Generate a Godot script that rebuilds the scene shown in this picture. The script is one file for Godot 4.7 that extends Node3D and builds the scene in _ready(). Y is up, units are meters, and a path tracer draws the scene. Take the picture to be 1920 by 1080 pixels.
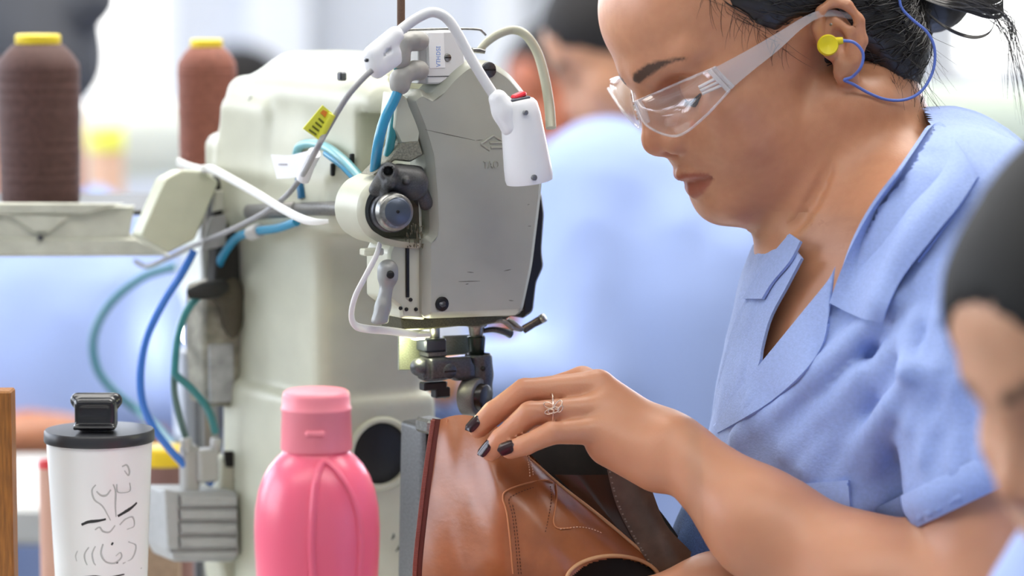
extends Node3D
# ---------------------------------------------------------------- camera frame
const SC := 2900.0            # picture pixels per metre at the focus distance
const DIST := 1.99
var cam_at := Vector3.ZERO
var cr := Vector3.RIGHT       # camera right, up, towards the viewer
var cu := Vector3.UP
var ct := Vector3.BACK
var mats := {}
var used := {}

func cam_frame() -> void:
	var tilt := deg_to_rad(6.0)
	cu = Vector3(0, cos(tilt), -sin(tilt))
	ct = Vector3(0, sin(tilt), cos(tilt))
	cam_at = Vector3(0, 1.05, 0) + ct * DIST

# a point that stands w/SC metres nearer than the focus plane
func V(px: float, py: float, w := 0.0) -> Vector3:
	var d := DIST - w / SC
	return cam_at + ((cr * (px - 960.0) + cu * (540.0 - py)) / (SC * DIST) - ct) * d

func ray(px: float, py: float) -> Vector3:
	return (cr * (px - 960.0) + cu * (540.0 - py)) / (SC * DIST) - ct

# the point of a plane that a line of sight meets
func on_plane(px: float, py: float, at: Vector3, n: Vector3) -> Vector3:
	var r := ray(px, py)
	return cam_at + r * ((at - cam_at).dot(n) / r.dot(n))

func mm(w: float) -> float:
	return w / SC

# ---------------------------------------------------------------- materials
func mat(key: String, c: Color, rough := 0.6, metal := 0.0, more := {}) -> StandardMaterial3D:
	if mats.has(key):
		return mats[key]
	var m := StandardMaterial3D.new()
	m.resource_name = key
	m.albedo_color = c
	m.roughness = rough
	m.metallic = metal
	for k in more:
		m.set(k, more[k])
	mats[key] = m
	return m

func noise_tex(seed_: int, freq: float, ramp: Array, size := 512, oct := 4, normal := false, strength := 2.0) -> NoiseTexture2D:
	var n := FastNoiseLite.new()
	n.seed = seed_
	n.frequency = freq
	n.fractal_octaves = oct
	var t := NoiseTexture2D.new()
	t.width = size
	t.height = size
	t.seamless = true
	t.noise = n
	t.as_normal_map = normal
	t.bump_strength = strength
	if ramp.size():
		var g := Gradient.new()
		var offs := PackedFloat32Array()
		var cols := PackedColorArray()
		for r in ramp:
			offs.append(r[0])
			cols.append(r[1])
		g.offsets = offs
		g.colors = cols
		t.color_ramp = g
	return t

# a colour with a patchy grain over it, laid on by triplanar mapping
func grained(key: String, c: Color, rough: float, metal: float, seed_: int, freq: float, lo: float, hi: float, scale: float, bump := 0.0, more := {}) -> StandardMaterial3D:
	if mats.has(key):
		return mats[key]
	var m := mat(key, c, rough, metal, more)
	m.albedo_texture = noise_tex(seed_, freq, [[0.0, Color(lo, lo, lo)], [1.0, Color(hi, hi, hi)]])
	m.uv1_triplanar = true
	m.uv1_scale = Vector3.ONE * scale
	if bump > 0.0:
		m.normal_enabled = true
		m.normal_texture = noise_tex(seed_ + 7, freq * 2.0, [], 512, 4, true, 4.0)
		m.normal_scale = bump
	return m

# ---------------------------------------------------------------- mesh builder
class MB:
	var v := PackedVector3Array()
	var n := PackedVector3Array()
	var c := PackedColorArray()
	var u := PackedVector2Array()
	var i := PackedInt32Array()
	func add(p: Vector3, nn: Vector3, uv := Vector2.ZERO) -> int:
		v.append(p); n.append(nn); u.append(uv)
		return v.size() - 1
	func tri(a: int, b: int, d: int) -> void:
		var g := (v[b] - v[a]).cross(v[d] - v[a])
		if g.dot(n[a] + n[b] + n[d]) > 0.0:
			i.append_array([a, d, b])
		else:
			i.append_array([a, b, d])
	func quad(a: int, b: int, d: int, e: int) -> void:
		tri(a, b, d); tri(a, d, e)
	func face(pts: Array, nn: Vector3) -> void:
		var k := v.size()
		for p in pts:
			add(p, nn)
		for j in range(1, pts.size() - 1):
			tri(k, k + j, k + j + 1)
	func face_auto(pts: Array, centre: Vector3) -> void:
		var nn: Vector3 = (pts[1] - pts[0]).cross(pts[2] - pts[0]).normalized()
		if nn.dot(pts[0] - centre) < 0.0:
			nn = -nn
		face(pts, nn)
	func join(o: MB, t := Transform3D()) -> void:
		var k := v.size()
		for j in o.v.size():
			v.append(t * o.v[j]); n.append((t.basis * o.n[j]).normalized()); u.append(o.u[j])
		for j in o.i:
			i.append(k + j)
		c.append_array(o.c)
	func mesh() -> ArrayMesh:
		var a := []
		a.resize(Mesh.ARRAY_MAX)
		a[Mesh.ARRAY_VERTEX] = v
		a[Mesh.ARRAY_NORMAL] = n
		if u.size() == v.size():
			a[Mesh.ARRAY_TEX_UV] = u
		if c.size() == v.size():
			a[Mesh.ARRAY_COLOR] = c
		a[Mesh.ARRAY_INDEX] = i
		var m := ArrayMesh.new()
		m.add_surface_from_arrays(Mesh.PRIMITIVE_TRIANGLES, a)
		return m

# bevelled box, centred, in the axes of basis b
func bx(mb: MB, c: Vector3, size: Vector3, bevel := 0.001, b := Basis()) -> MB:
	var h := size * 0.5
	var r := minf(bevel, minf(h.x, minf(h.y, h.z)) * 0.98)
	var pt := func(s: Vector3, axis: int) -> Vector3:
		var q := Vector3(s.x * (h.x - r), s.y * (h.y - r), s.z * (h.z - r))
		q[axis] = s[axis] * h[axis]
		return c + b * q
	for ax in 3:
		var o1 := (ax + 1) % 3
		var o2 := (ax + 2) % 3
		for s in [-1.0, 1.0]:
			var ps := []
			for k in [[-1.0, -1.0], [1.0, -1.0], [1.0, 1.0], [-1.0, 1.0]]:
				var sg := Vector3.ZERO
				sg[ax] = s; sg[o1] = k[0]; sg[o2] = k[1]
				ps.append(pt.call(sg, ax))
			mb.face_auto(ps, c)
		for s1 in [-1.0, 1.0]:
			for s2 in [-1.0, 1.0]:
				var ps := []
				for k in [[-1.0, o1], [1.0, o1], [1.0, o2], [-1.0, o2]]:
					var sg := Vector3.ZERO
					sg[ax] = k[0]; sg[o1] = s1; sg[o2] = s2
					ps.append(pt.call(sg, k[1]))
				mb.face_auto(ps, c)
	for sx in [-1.0, 1.0]:
		for sy in [-1.0, 1.0]:
			for sz in [-1.0, 1.0]:
				var sg := Vector3(sx, sy, sz)
				mb.face_auto([pt.call(sg, 0), pt.call(sg, 1), pt.call(sg, 2)], c)
	return mb

# profile of (radius, height) pairs from the bottom up the outside, turned about axis y of t
func lathe(mb: MB, prof: Array, t := Transform3D(), sides := 32) -> MB:
	var segs := []
	for k in prof.size() - 1:
		var d: Vector2 = Vector2(prof[k + 1][0], prof[k + 1][1]) - Vector2(prof[k][0], prof[k][1])
		segs.append(Vector2(d.y, -d.x).normalized())
	for k in prof.size() - 1:
		var na: Vector2 = segs[k]
		var nb: Vector2 = segs[k]
		if k > 0 and segs[k].dot(segs[k - 1]) > 0.7:
			na = (segs[k] + segs[k - 1]).normalized()
		if k < segs.size() - 1 and segs[k].dot(segs[k + 1]) > 0.7:
			nb = (segs[k] + segs[k + 1]).normalized()
		var base := mb.v.size()
		for s in sides + 1:
			var a := TAU * s / sides
			var e := Vector3(cos(a), 0, sin(a))
			mb.add(t * (e * prof[k][0] + Vector3(0, prof[k][1], 0)), (t.basis * (e * na.x + Vector3(0, na.y, 0))).normalized(), Vector2(float(s) / sides, float(k) / prof.size()))
			mb.add(t * (e * prof[k + 1][0] + Vector3(0, prof[k + 1][1], 0)), (t.basis * (e * nb.x + Vector3(0, nb.y, 0))).normalized(), Vector2(float(s) / sides, float(k + 1) / prof.size()))
		for s in sides:
			var q := base + 2 * s
			mb.quad(q, q + 1, q + 3, q + 2)
	return mb

func smooth_path(pts: Array, step := 6) -> Array:
	var out := []
	for k in pts.size() - 1:
		var p0: Vector3 = pts[maxi(k - 1, 0)]
		var p3: Vector3 = pts[mini(k + 2, pts.size() - 1)]
		for s in step:
			out.append((pts[k] as Vector3).cubic_interpolate(pts[k + 1], p0, p3, float(s) / step))
	out.append(pts[-1])
	return out

# round or flattened tube along a path; r: a number or [start, ..., end]; flat: (width direction, thickness ratio)
func tube(mb: MB, path: Array, r, sides := 8, flat := Vector3.ZERO, ratio := 1.0) -> MB:
	var m := path.size()
	var up := Vector3.ZERO
	var base := mb.v.size()
	for k in m:
		var tg: Vector3 = (path[mini(k + 1, m - 1)] - path[maxi(k - 1, 0)]).normalized()
		if up == Vector3.ZERO:
			up = flat if flat != Vector3.ZERO else (Vector3.UP if absf(tg.y) < 0.9 else Vector3.RIGHT)
		up = (up - tg * up.dot(tg)).normalized()
		var side := tg.cross(up)
		var rad: float
		if r is Array:
			var f: float = float(k) / (m - 1) * (r.size() - 1)
			var q := mini(int(f), r.size() - 2)
			rad = lerpf(r[q], r[q + 1], f - q)
		else:
			rad = r
		for s in sides:
			var a := TAU * s / sides
			var e := up * cos(a) + side * (sin(a) * ratio)
			var nn := (up * cos(a) * ratio + side * sin(a)).normalized()
			mb.add(path[k] + e * rad, nn, Vector2(float(s) / sides, float(k) / m))
	for k in m - 1:
		for s in sides:
			var a := base + k * sides + s
			var b := base + k * sides + (s + 1) % sides
			mb.quad(a, b, b + sides, a + sides)
	for e in [0, m - 1]:
		var tg: Vector3 = (path[0] - path[1]).normalized() if e == 0 else (path[m - 1] - path[m - 2]).normalized()
		var ring := []
		for s in sides:
			ring.append(mb.v[base + e * sides + s])
		mb.face(ring, tg)
	return mb

func rod(mb: MB, a: Vector3, b: Vector3, ra: float, rb := -1.0, sides := 20, bevel := 0.0006) -> MB:
	if rb < 0.0:
		rb = ra
	var y := (b - a).normalized()
	var x := y.cross(Vector3.RIGHT if absf(y.x) < 0.8 else Vector3.UP).normalized()
	var len_ := a.distance_to(b)
	bevel = minf(bevel, minf(len_ * 0.3, minf(ra, rb) * 0.5))
	return lathe(mb, [[0.0, 0.0], [ra - bevel, 0.0], [ra, bevel], [rb, len_ - bevel], [rb - bevel, len_], [0.0, len_]], Transform3D(Basis(x, y, x.cross(y)), a), sides)

# outline given as world points lying in one plane, thickened by depth behind it (against n), with bevelled front edge
func slab(mb: MB, pts: Array, n: Vector3, depth: float, bevel := 0.001, back := true) -> MB:
	var m := pts.size()
	var ex: Vector3 = (pts[1] - pts[0]).normalized()
	var ey := n.cross(ex)
	var o: Vector3 = pts[0]
	var p2 := PackedVector2Array()
	for p in pts:
		p2.append(Vector2((p - o).dot(ex), (p - o).dot(ey)))
	if Geometry2D.is_polygon_clockwise(p2):
		p2.reverse()
	var inner := PackedVector2Array()
	var nrm := []
	for k in m:
		var e1 := (p2[k] - p2[(k + m - 1) % m]).normalized()
		var e2 := (p2[(k + 1) % m] - p2[k]).normalized()
		var n1 := Vector2(e1.y, -e1.x)
		var n2 := Vector2(e2.y, -e2.x)
		var bis := (n1 + n2).normalized()
		nrm.append([n1, n2, bis])
		inner.append(p2[k] - bis * bevel / maxf(0.5, bis.dot(n1)))
	var w := func(q: Vector2, z: float) -> Vector3:
		return o + ex * q.x + ey * q.y + n * z
	var idx := Geometry2D.triangulate_polygon(inner)
	var base := mb.v.size()
	for q in inner:
		mb.add(w.call(q, 0.0), n)
	for k in range(0, idx.size(), 3):
		mb.tri(base + idx[k], base + idx[k + 1], base + idx[k + 2])
	if back:
		base = mb.v.size()
		for q in p2:
			mb.add(w.call(q, -depth), -n)
		idx = Geometry2D.triangulate_polygon(p2)
		for k in range(0, idx.size(), 3):
			mb.tri(base + idx[k], base + idx[k + 1], base + idx[k + 2])
	for k in m:
		var j := (k + 1) % m
		var ca: Vector2 = nrm[k][1]
		var na: Vector2 = nrm[k][2] if nrm[k][0].dot(nrm[k][1]) > 0.75 else ca
		var nb: Vector2 = nrm[j][2] if nrm[j][0].dot(nrm[j][1]) > 0.75 else ca
		var wa := ex * na.x + ey * na.y
		var wb := ex * nb.x + ey * nb.y
		var z1 := -minf(bevel, depth)
		var b0 := mb.add(w.call(inner[k], 0.0), (wa + n).normalized())
		var b1 := mb.add(w.call(inner[j], 0.0), (wb + n).normalized())
		var b2 := mb.add(w.call(p2[j], z1), (wb * 2.0 + n * 0.6).normalized())
		var b3 := mb.add(w.call(p2[k], z1), (wa * 2.0 + n * 0.6).normalized())
		mb.quad(b0, b1, b2, b3)
		if depth > bevel:
			var s0 := mb.add(w.call(p2[k], z1), wa)
			var s1 := mb.add(w.call(p2[j], z1), wb)
			var s2 := mb.add(w.call(p2[j], -depth), wb)
			var s3 := mb.add(w.call(p2[k], -depth), wa)
			mb.quad(s0, s1, s2, s3)
	return mb

func resample(line: Array, n: int) -> Array:
	var lens := [0.0]
	for k in line.size() - 1:
		lens.append(lens[-1] + (line[k + 1] as Vector3).distance_to(line[k]))
	var out := []
	var seg := 0
	for k in n + 1:
		var d: float = lens[-1] * k / n
		while seg < line.size() - 2 and lens[seg + 1] < d:
			seg += 1
		var f: float = clampf((d - lens[seg]) / maxf(lens[seg + 1] - lens[seg], 1e-9), 0.0, 1.0)
		out.append((line[seg] as Vector3).lerp(line[seg + 1], f))
	return out

# sheet between four edge lines: bottom and top run from left to right, left and right from bottom to top; relief(u, v) lifts it, in metres
func sheet_grid(bottom: Array, top: Array, left: Array, right: Array, nu: int, nv: int) -> Array:
	var B := resample(bottom, nu)
	var T := resample(top, nu)
	var L := resample(left, nv)
	var R := resample(right, nv)
	var g := []
	for j in nv + 1:
		var row := []
		var v := float(j) / nv
		for k in nu + 1:
			var u := float(k) / nu
			var p: Vector3 = B[k] * (1 - v) + T[k] * v + L[j] * (1 - u) + R[j] * u
			p -= (B[0] * (1 - u) + B[nu] * u) * (1 - v) + (T[0] * (1 - u) + T[nu] * u) * v
			row.append(p)
		g.append(row)
	return g

func grid_normals(g: Array, toward: Vector3) -> Array:
	var nv := g.size() - 1
	var nu: int = g[0].size() - 1
	var out := []
	for j in nv + 1:
		var row := []
		for k in nu + 1:
			var du: Vector3 = g[j][mini(k + 1, nu)] - g[j][maxi(k - 1, 0)]
			var dv: Vector3 = g[mini(j + 1, nv)][k] - g[maxi(j - 1, 0)][k]
			var nn := du.cross(dv).normalized()
			row.append(nn if nn.dot(toward) >= 0.0 else -nn)
		out.append(row)
	return out

func thick_grid(mb: MB, g: Array, thick: float, toward: Vector3, hole = null) -> MB:
	var nv := g.size() - 1
	var nu: int = g[0].size() - 1
	var ns := grid_normals(g, toward)
	var base := mb.v.size()
	for s in [0.0, 1.0]:
		for j in nv + 1:
			for k in nu + 1:
				var nn: Vector3 = ns[j][k]
				mb.add(g[j][k] - nn * thick * s, nn if s == 0.0 else -nn, Vector2(float(k) / nu, float(j) / nv))
	var cnt := (nu + 1) * (nv + 1)
	for j in nv:
		for k in nu:
			if hole != null and hole.call((k + 0.5) / nu, (j + 0.5) / nv):
				continue
			var a := base + j * (nu + 1) + k
			mb.quad(a, a + 1, a + nu + 2, a + nu + 1)
			mb.quad(a + cnt, a + 1 + cnt, a + nu + 2 + cnt, a + nu + 1 + cnt)
	var rim := []
	for k in nu + 1: rim.append([0, k])
	for j in range(1, nv + 1): rim.append([j, nu])
	for k in range(nu - 1, -1, -1): rim.append([nv, k])
	for j in range(nv - 1, -1, -1): rim.append([j, 0])
	var cen: Vector3 = g[nv / 2][nu / 2]
	for k in rim.size() - 1:
		var a: Vector3 = g[rim[k][0]][rim[k][1]]
		var b: Vector3 = g[rim[k + 1][0]][rim[k + 1][1]]
		var na: Vector3 = ns[rim[k][0]][rim[k][1]]
		var nb: Vector3 = ns[rim[k + 1][0]][rim[k + 1][1]]
		if a.distance_to(b) > 1e-7:
			mb.face_auto([a, b, b - nb * thick, a - na * thick], cen)
	return mb

# ---------------------------------------------------------------- smooth solids
class Field:
	var ty := PackedInt32Array()
	var a := PackedVector3Array()
	var b := PackedVector3Array()
	var r := PackedVector2Array()
	var kk := PackedFloat32Array()
	var op := PackedInt32Array()
	var inv: Array[Basis] = []
	var all := PackedInt32Array()
	var relief = null
	var relief_most := 0.0
	func _push(t: int, pa: Vector3, pb: Vector3, pr: Vector2, k: float, o: int, bi: Basis) -> void:
		all.append(ty.size())
		ty.append(t); a.append(pa); b.append(pb); r.append(pr); kk.append(k); op.append(o); inv.append(bi)
	func cap(pa: Vector3, pb: Vector3, ra: float, rb: float, k := 0.01, o := 1) -> void:
		_push(0, pa, pb - pa, Vector2(ra, rb), k, o, Basis())
	func chain(pts: Array, rs: Array, k := 0.006, o := 1) -> void:
		for j in pts.size() - 1:
			cap(pts[j], pts[j + 1], rs[j], rs[j + 1], k, o)
	func ell(c: Vector3, rad: Vector3, bs := Basis(), k := 0.01, o := 1) -> void:
		_push(1, c, rad, Vector2.ZERO, k, o, bs.inverse())
	func rbox(c: Vector3, half: Vector3, round_: float, bs := Basis(), k := 0.004, o := 1) -> void:
		_push(2, c, half - Vector3.ONE * round_, Vector2(round_, 0), k, o, bs.inverse())
	func one(j: int, p: Vector3) -> float:
		var t := ty[j]
		if t == 0:
			var ba := b[j]
			var pa := p - a[j]
			var h := clampf(pa.dot(ba) / maxf(ba.length_squared(), 1e-12), 0.0, 1.0)
			return (pa - ba * h).length() - lerpf(r[j].x, r[j].y, h)
		var q := inv[j] * (p - a[j])
		if t == 1:
			var s := q / b[j]
			var k0 := s.length()
			var k1 := (s / b[j]).length()
			return k0 * (k0 - 1.0) / k1 if k1 > 1e-6 else -minf(b[j].x, minf(b[j].y, b[j].z))
		var e := q.abs() - b[j]
		return e.max(Vector3.ZERO).length() + minf(maxf(e.x, maxf(e.y, e.z)), 0.0) - r[j].x
	func at(p: Vector3, list: PackedInt32Array) -> float:
		var d := 1e3
		for j in list:
			var e := one(j, p)
			var k := kk[j]
			if op[j] > 0:
				var h := maxf(k - absf(d - e), 0.0)
				d = minf(d, e) - (h * h * 0.25 / k if k > 0.0 else 0.0)
			else:
				var h := maxf(k - absf(d + e), 0.0)
				d = maxf(d, -e) + (h * h * 0.25 / k if k > 0.0 else 0.0)
		if relief_most > 0.0 and absf(d) < 0.05:
			d -= relief.call(p)
		return d
	func dist(p: Vector3) -> float:
		return at(p, all)
	# moves a point along dir until it meets the surface
	func hit(from: Vector3, dir: Vector3, most := 1.0) -> Vector3:
		var t := 0.0
		for s in 60:
			var d := dist(from + dir * t)
			if d < 0.0002 or t > most:
				break
			t += d * 0.8
		return from + dir * t
	func mesh_into(mb: MB, lo: Vector3, hi: Vector3, cell: float, color = null) -> void:
		const N := 6
		var dim := Vector3i(((hi - lo) / cell).ceil()) + Vector3i.ONE
		var bl := Vector3i(ceili(dim.x / float(N)), ceili(dim.y / float(N)), ceili(dim.z / float(N)))
		var sx := bl.x * N + 2
		var sxy := sx * (bl.y * N + 2)
		var cells := {}
		var quads := PackedInt32Array()
		var base := mb.v.size()
		var pts := PackedVector3Array()
		var M := N + 1
		var val := PackedFloat32Array()
		val.resize(M * M * M)
		var rad := N * cell * 0.8660254
		for bz in bl.z:
			for by in bl.y:
				for bxx in bl.x:
					var o := lo + Vector3(bxx, by, bz) * (N * cell)
					var cen := o + Vector3.ONE * (N * cell * 0.5)
					var dc := at(cen, all)
					if absf(dc) > rad * 1.7 + relief_most:
						continue
					var list := PackedInt32Array()
					for j in all:
						var e := one(j, cen)
						if e < absf(dc) + rad * 3.0 + kk[j] * 1.5 + relief_most:
							list.append(j)
					var q := 0
					var neg := 0
					for z in M:
						for y in M:
							for x in M:
								var d := at(o + Vector3(x, y, z) * cell, list)
								val[q] = d
								if d < 0.0:
									neg += 1
								q += 1
					if neg == 0 or neg == q:
						continue
					for z in N:
						for y in N:
							for x in N:
								var i0 := x + M * (y + M * z)
								var v0 := val[i0]; var v1 := val[i0 + 1]; var v2 := val[i0 + M]; var v3 := val[i0 + M + 1]
								var v4 := val[i0 + M * M]; var v5 := val[i0 + M * M + 1]; var v6 := val[i0 + M * M + M]; var v7 := val[i0 + M * M + M + 1]
								var cnt := int(v0 < 0) + int(v1 < 0) + int(v2 < 0) + int(v3 < 0) + int(v4 < 0) + int(v5 < 0) + int(v6 < 0) + int(v7 < 0)
								if cnt == 0 or cnt == 8:
									continue
								var acc := Vector3.ZERO
								var num := 0
								if (v0 < 0) != (v1 < 0): acc += Vector3(v0 / (v0 - v1), 0, 0); num += 1
								if (v2 < 0) != (v3 < 0): acc += Vector3(v2 / (v2 - v3), 1, 0); num += 1
								if (v4 < 0) != (v5 < 0): acc += Vector3(v4 / (v4 - v5), 0, 1); num += 1
								if (v6 < 0) != (v7 < 0): acc += Vector3(v6 / (v6 - v7), 1, 1); num += 1
								if (v0 < 0) != (v2 < 0): acc += Vector3(0, v0 / (v0 - v2), 0); num += 1
								if (v1 < 0) != (v3 < 0): acc += Vector3(1, v1 / (v1 - v3), 0); num += 1
								if (v4 < 0) != (v6 < 0): acc += Vector3(0, v4 / (v4 - v6), 1); num += 1
								if (v5 < 0) != (v7 < 0): acc += Vector3(1, v5 / (v5 - v7), 1); num += 1
								if (v0 < 0) != (v4 < 0): acc += Vector3(0, 0, v0 / (v0 - v4)); num += 1
								if (v1 < 0) != (v5 < 0): acc += Vector3(1, 0, v1 / (v1 - v5)); num += 1
								if (v2 < 0) != (v6 < 0): acc += Vector3(0, 1, v2 / (v2 - v6)); num += 1
								if (v3 < 0) != (v7 < 0): acc += Vector3(1, 1, v3 / (v3 - v7)); num += 1
								var gx := bxx * N + x
								var gy := by * N + y
								var gz := bz * N + z
								var key := gx + gy * sx + gz * sxy
								cells[key] = pts.size()
								pts.append(o + (Vector3(x, y, z) + acc / num) * cell)
								if (v0 < 0) != (v1 < 0):
									quads.append_array([key, key - sx, key - sx - sxy, key - sxy, 1 if v0 < 0 else 0])
								if (v0 < 0) != (v2 < 0):
									quads.append_array([key, key - sxy, key - 1 - sxy, key - 1, 1 if v0 < 0 else 0])
								if (v0 < 0) != (v4 < 0):
									quads.append_array([key, key - 1, key - 1 - sx, key - sx, 1 if v0 < 0 else 0])
		var nor := PackedVector3Array()
		nor.resize(pts.size())
		var idx := PackedInt32Array()
		for k in range(0, quads.size(), 5):
			var qa: int = cells.get(quads[k], -1)
			var qb: int = cells.get(quads[k + 1], -1)
			var qc: int = cells.get(quads[k + 2], -1)
			var qd: int = cells.get(quads[k + 3], -1)
			if qa < 0 or qb < 0 or qc < 0 or qd < 0:
				continue
			if quads[k + 4]:
				var sw := qb
				qb = qd
				qd = sw
			# seen from outside these run clockwise
			var g := (pts[qc] - pts[qa]).cross(pts[qd] - pts[qb]) * -1.0
			nor[qa] += g; nor[qb] += g; nor[qc] += g; nor[qd] += g
			idx.append_array([base + qa, base + qb, base + qc, base + qa, base + qc, base + qd])
		mb.v.append_array(pts)
		for k in pts.size():
			mb.n.append(nor[k].normalized() if nor[k].length_squared() > 1e-24 else Vector3.UP)
			mb.u.append(Vector2.ZERO)
			if color != null:
				mb.c.append(color.call(pts[k]))
		mb.i.append_array(idx)

# ---------------------------------------------------------------- scene nodes
func numbered(called: String) -> String:
	if not used.has(called):
		used[called] = 0
		return called
	used[called] += 1
	return "%s_%03d" % [called, used[called]]

func part(called: String, mb: MB, m: Material, parent: Node) -> MeshInstance3D:
	var o := MeshInstance3D.new()
	o.name = called
	o.mesh = mb.mesh()
	o.material_override = null
	o.mesh.surface_set_material(0, m)
	parent.add_child(o, true)
	if parent != self and parent.get_parent() == self:
		o.position = -(parent as Node3D).position
	return o

func thing(called: String, label: String, category: String, at := Vector3.ZERO, group := "") -> Node3D:
	var o := Node3D.new()
	o.name = numbered(called)
	add_child(o)
	o.position = at
	o.set_meta("label", label)
	o.set_meta("category", category)
	if group:
		o.set_meta("group", group)
	return o

func single(called: String, mb: MB, m: Material, label: String, category: String, group := "") -> MeshInstance3D:
	var o := part(numbered(called), mb, m, self)
	o.set_meta("label", label)
	o.set_meta("category", category)
	if group:
		o.set_meta("group", group)
	return o

func struct(called: String, mb: MB, m: Material) -> MeshInstance3D:
	var o := part(called, mb, m, self)
	o.set_meta("kind", "structure")
	return o

func vs(list: Array) -> Array:
	var out := []
	for p in list:
		out.append(V(p[0], p[1], p[2] if p.size() > 2 else 0.0))
	return out

func srgb(r: float, g: float, b: float) -> Color:
	return Color(r / 255.0, g / 255.0, b / 255.0)

func lin(r: float, g: float, b: float) -> Color:
	return srgb(r, g, b).srgb_to_linear()

# ---------------------------------------------------------------- the place
func _ready() -> void:
	cam_frame()
	var cam := Camera3D.new()
	cam.name = "camera"
	add_child(cam)
	cam.transform = Transform3D(Basis(cr, cu, ct), cam_at)
	cam.near = 0.05
	cam.far = 60.0
	var ap := CameraAttributesPhysical.new()
	ap.frustum_focal_length = 12.0 / (540.0 / (SC * DIST))
	ap.frustum_focus_distance = DIST - 0.012
	ap.exposure_aperture = 4.6
	cam.attributes = ap
	cam.current = true
	var env := Environment.new()
	env.background_mode = Environment.BG_SKY
	env.tonemap_mode = Environment.TONE_MAPPER_LINEAR
	env.tonemap_exposure = 1.08
	env.sdfgi_enabled = true
	env.ssao_enabled = true
	env.ssil_enabled = true
	var sky := Sky.new()
	var sm := ProceduralSkyMaterial.new()
	sm.sky_top_color = Color(0.86, 0.91, 1.0)
	sm.sky_horizon_color = Color(0.97, 0.98, 1.0)
	sm.ground_bottom_color = Color(0.55, 0.55, 0.53)
	sm.ground_horizon_color = Color(0.95, 0.95, 0.95)
	sm.sky_energy_multiplier = 2.5
	sm.ground_energy_multiplier = 2.2
	sky.sky_material = sm
	env.sky = sky
	var we := WorldEnvironment.new()
	we.name = "world"
	we.environment = env
	add_child(we)
	ceiling_lights()
	hall()
	woman()
	machine()
	props()
	background()

# luminaire spots: x, z, width, depth, energy
var lamp_spots := [[0.9, -0.9, 2.2, 0.9, 7.5], [-1.5, -0.9, 2.2, 0.9, 4.0], [0.9, 1.6, 2.2, 0.9, 2.2], [-1.5, 1.6, 2.2, 0.9, 1.6], [0.9, -3.6, 2.2, 0.9, 2.2], [-1.5, -3.6, 2.2, 0.9, 2.2]]

func ceiling_lights() -> void:
	var housing := mat("luminaire_housing", srgb(235, 236, 236), 0.5)
	var glow := mat("lamp_diffuser", srgb(250, 250, 248), 0.5, 0.0, {"emission_enabled": true, "emission": Color(1, 0.99, 0.97), "emission_energy_multiplier": 1.6})
	var k := 0
	for s in lamp_spots:
		var where := ["right of the sewing row", "left of the sewing row", "right end behind the viewer", "left end behind the viewer", "right near the back wall", "left near the back wall"]
		var t := thing("ceiling_light", "wide white ceiling panel light, " + where[k], "ceiling light", Vector3(s[0], 3.22, s[1]), "ceiling panel lights")
		part("housing", bx(MB.new(), Vector3(s[0], 3.26, s[1]), Vector3(s[2] + 0.08, 0.08, s[3] + 0.08), 0.01), housing, t)
		part("lamp_diffuser", bx(MB.new(), Vector3(s[0], 3.215, s[1]), Vector3(s[2], 0.01, s[3]), 0.002), glow, t)
		var l := AreaLight3D.new()
		l.name = "panel_light"
		l.area_size = Vector2(s[2], s[3])
		l.light_energy = s[4]
		l.light_color = Color(1.0, 0.985, 0.96)
		l.area_range = 20.0
		l.shadow_enabled = true
		t.add_child(l, true)
		l.position = Vector3(0, -0.015, 0)
		l.rotation_degrees = Vector3(-90, 0, 0)
		k += 1

func wall_with_holes(at: Vector3, along: Vector3, up: float, width: float, thick: Vector3, holes: Array) -> MB:
	# holes: [x0, x1, y0, y1] measured along the wall
	var mb := MB.new()
	var xs := [0.0, width]
	for h in holes:
		xs.append(h[0]); xs.append(h[1])
	xs.sort()
	for k in xs.size() - 1:
		if xs[k + 1] - xs[k] < 0.001:
			continue
		var mid: float = (xs[k] + xs[k + 1]) * 0.5
		var spans := [[0.0, up]]
		for h in holes:
			if mid > h[0] and mid < h[1]:
				spans = [[0.0, h[2]], [h[3], up]]
		for s in spans:
			var c: Vector3 = at + along * mid + Vector3(0, (s[0] + s[1]) * 0.5, 0)
			var size: Vector3 = along.abs() * (xs[k + 1] - xs[k]) + Vector3(0, s[1] - s[0], 0) + thick
			bx(mb, c, size, 0.0)
	return mb

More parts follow.
